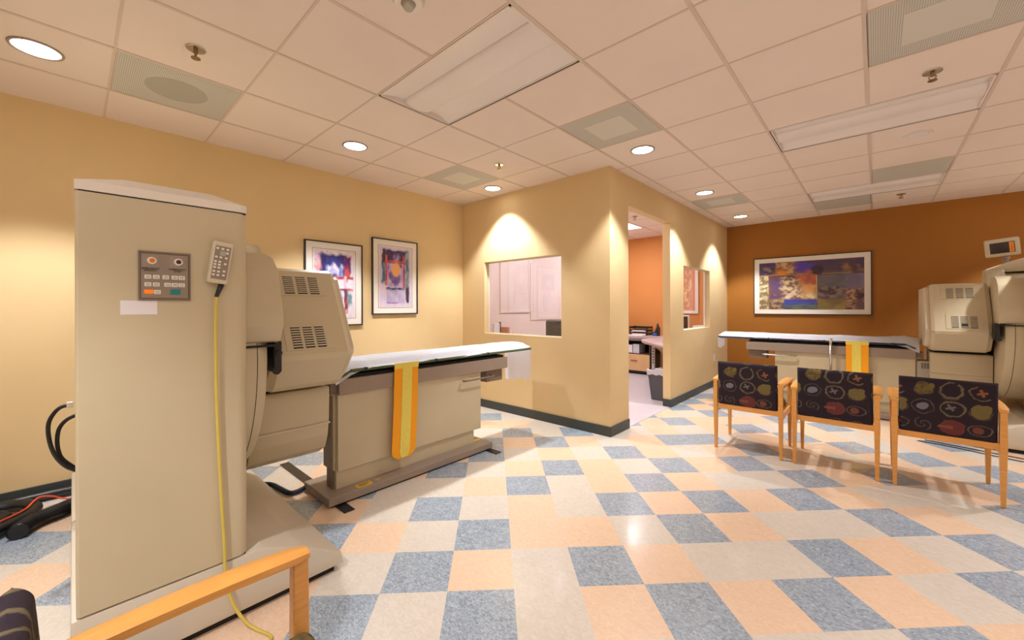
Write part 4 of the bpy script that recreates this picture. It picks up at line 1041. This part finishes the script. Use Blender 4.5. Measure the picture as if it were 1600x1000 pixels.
bm = nb(); cyl(bm, (.03, .0, .12), (0, 0, 1), .02, .02, .12, 12); obj('pen_cup', bm, BLACKR, t)
t = thing('computer_monitor', 'pale monitor edge behind the left door jamb on the desk', 'monitor', (-3.96, 7.55, .75))
bm = nb(); box(bm, -.22, .22, -.02, .05, .05, .40, .02); obj('casing', bm, GREYL, t)
bm = nb(); box(bm, -.03, .03, -.0, .04, 0, .08); box(bm, -.12, .12, -.08, .1, 0, .012, .004); obj('stand', bm, GREYL, t)
bm = nb(); box(bm, -3.72, -3.35, 7.41, 7.57, .75, .762); tag(obj('open_papers', bm, PAPER, None), 'loose white papers at the front edge of the office desk', 'paper')
bm = nb(); box(bm, -2.52, -2.26, 6.30, 6.55, .75, .757); tag(obj('blue_folder', bm, BLUEP, None), 'blue folder lying on the curved desk return', 'folder')
bm = nb(); box(bm, -2.44, -2.20, 6.55, 6.80, .75, .762); tag(obj('notepad', bm, PAPER, None), 'white notepad next to the blue folder on the desk return', 'notepad')
bm = nb(); box(bm, -2.90, -2.68, 7.45, 7.70, .75, .80); tag(obj('paper_box', bm, PAPER, None), 'white box of paper beside the desk holder', 'box')
# seen through the side window
t = thing('desk_monitor', 'small dark screen with a pale bezel standing inside the side window', 'monitor', (-2.43, 7.10, .75), math.radians(-15))
bm = nb(); box(bm, -.075, .075, -.015, .02, .05, .42, .008); obj('bezel', bm, CAPM, t)
bm = nb(); box(bm, -.060, .060, -.018, -.014, .07, .40); obj('screen', bm, SCREEN, t)
bm = nb(); box(bm, -.02, .02, -.01, .02, 0, .07); box(bm, -.09, .09, -.07, .09, 0, .01); obj('foot', bm, CAPM, t)
bm = nb(); box(bm, -2.42, -2.15, 7.45, 7.75, .75, .978); tag(obj('storage_box', bm, PAPER, None), 'white stack of papers inside the side window sill', 'paper')
framed('office_picture', 'pale framed picture on the orange office wall, seen through the side window', .60, 1.25, lambda u, v: lerp(Cc(196, 130, 84), Cc(224, 176, 130), sstep(-.1, .35, fbm(u*8, v*10, 3))*(1 if v < .7 else .1)), (-2.78, RY1, 1.81), 0, .12, 40, 60, fm=CAPM, mm=SALMON, fw=.055)
# seen through the front window
t = thing('office_board', 'large pale framed board on the white office wall', 'board', (RX0, 4.75, 1.62))
bm = nb(); box(bm, .0, .008, -.33, .33, -.37, .6, 0); obj('board_face', bm, OFFWALL, t)
bm = nb()
for (a, b, c, d) in ((-.35, .35, -.39, -.37), (-.35, .35, .6, .62), (-.35, -.33, -.37, .6), (.33, .35, -.37, .6)): box(bm, 0, .014, a, b, c, d)
obj('edge_frame', bm, OFFWALL, t)
t = thing('office_board', 'second plain pale panel beside the framed board on the white office wall', 'board', (RX0+.003, 5.56, 1.45))
bm = nb(); box(bm, 0, .008, -.43, .43, -.35, .6); obj('board_face', bm, OFFWALL, t)
# shelf/counter under the window with items
t = thing('office_counter', 'counter running along the inside of the white office wall', 'counter', (0, 0, 0))
bm = nb(); box(bm, RX0+.005, -3.80, 3.80, 6.4, .72, .75, .003); obj('countertop', bm, DESKT, t)
bm = nb(); box(bm, RX0+.005, -3.84, 3.82, 3.86, .005, .72); box(bm, RX0+.005, -3.84, 6.34, 6.38, .005, .72); obj('side_panel', bm, MAPLE, t)
t = thing('office_chair', 'dark grey office chair back showing at the lower right of the front window', 'chair', (-3.20, 4.55, .004), math.radians(45))
bm = nb(); box(bm, -.23, .23, -.03, .03, .62, 1.13, .02); obj('backrest', bm, mat('dark_slate_fabric', Cc(62, 62, 72), .8), t)
bm = nb(); box(bm, -.23, .23, -.02, .44, .44, .51, .02); obj('seat', bm, MATS['dark_slate_fabric'], t)
bm = nb(); cyl(bm, (0, .2, .07), (0, 0, 1), .03, .03, .38, 12); box(bm, -.03, .03, -.045, -.02, .44, .8)
for k in range(5):
    a = k/5*2*math.pi; tube(bm, [(0, .2, .09), (.26*math.cos(a), .2+.26*math.sin(a), .05)], .015, 8, 0)
obj('pedestal', bm, BLACKR, t)
for k in range(5):
    a = k/5*2*math.pi; bm = nb(); cyl(bm, (.26*math.cos(a)-.012, .2+.26*math.sin(a), .026), (1, 0, 0), .025, .025, .024, 12); obj('caster', bm, BLACKR, t)
t = thing('desk_calendar', 'small white card in a stand at the lower left of the front window', 'card', (-4.12, 4.18, .75))
bm = nb(); box(bm, -.02, .02, -.06, .06, .0, .33, .004); obj('card', bm, PAPER, t)
bm = nb(); box(bm, .0, .03, .061, .07, .0, .35); obj('side_post', bm, DARK, t)
x = 4.33
for k in range(5):
    h_ = .27-.045*k; bm = nb(); box(bm, -4.2, -4.02, x, x+.035, .751, .751+h_, .003); x += .040
    tag(obj('folder', bm, SALMON if k % 2 == 0 else PAPER, None), 'salmon and white folder standing on the counter behind the front window', 'folder', 'folders on the office counter')
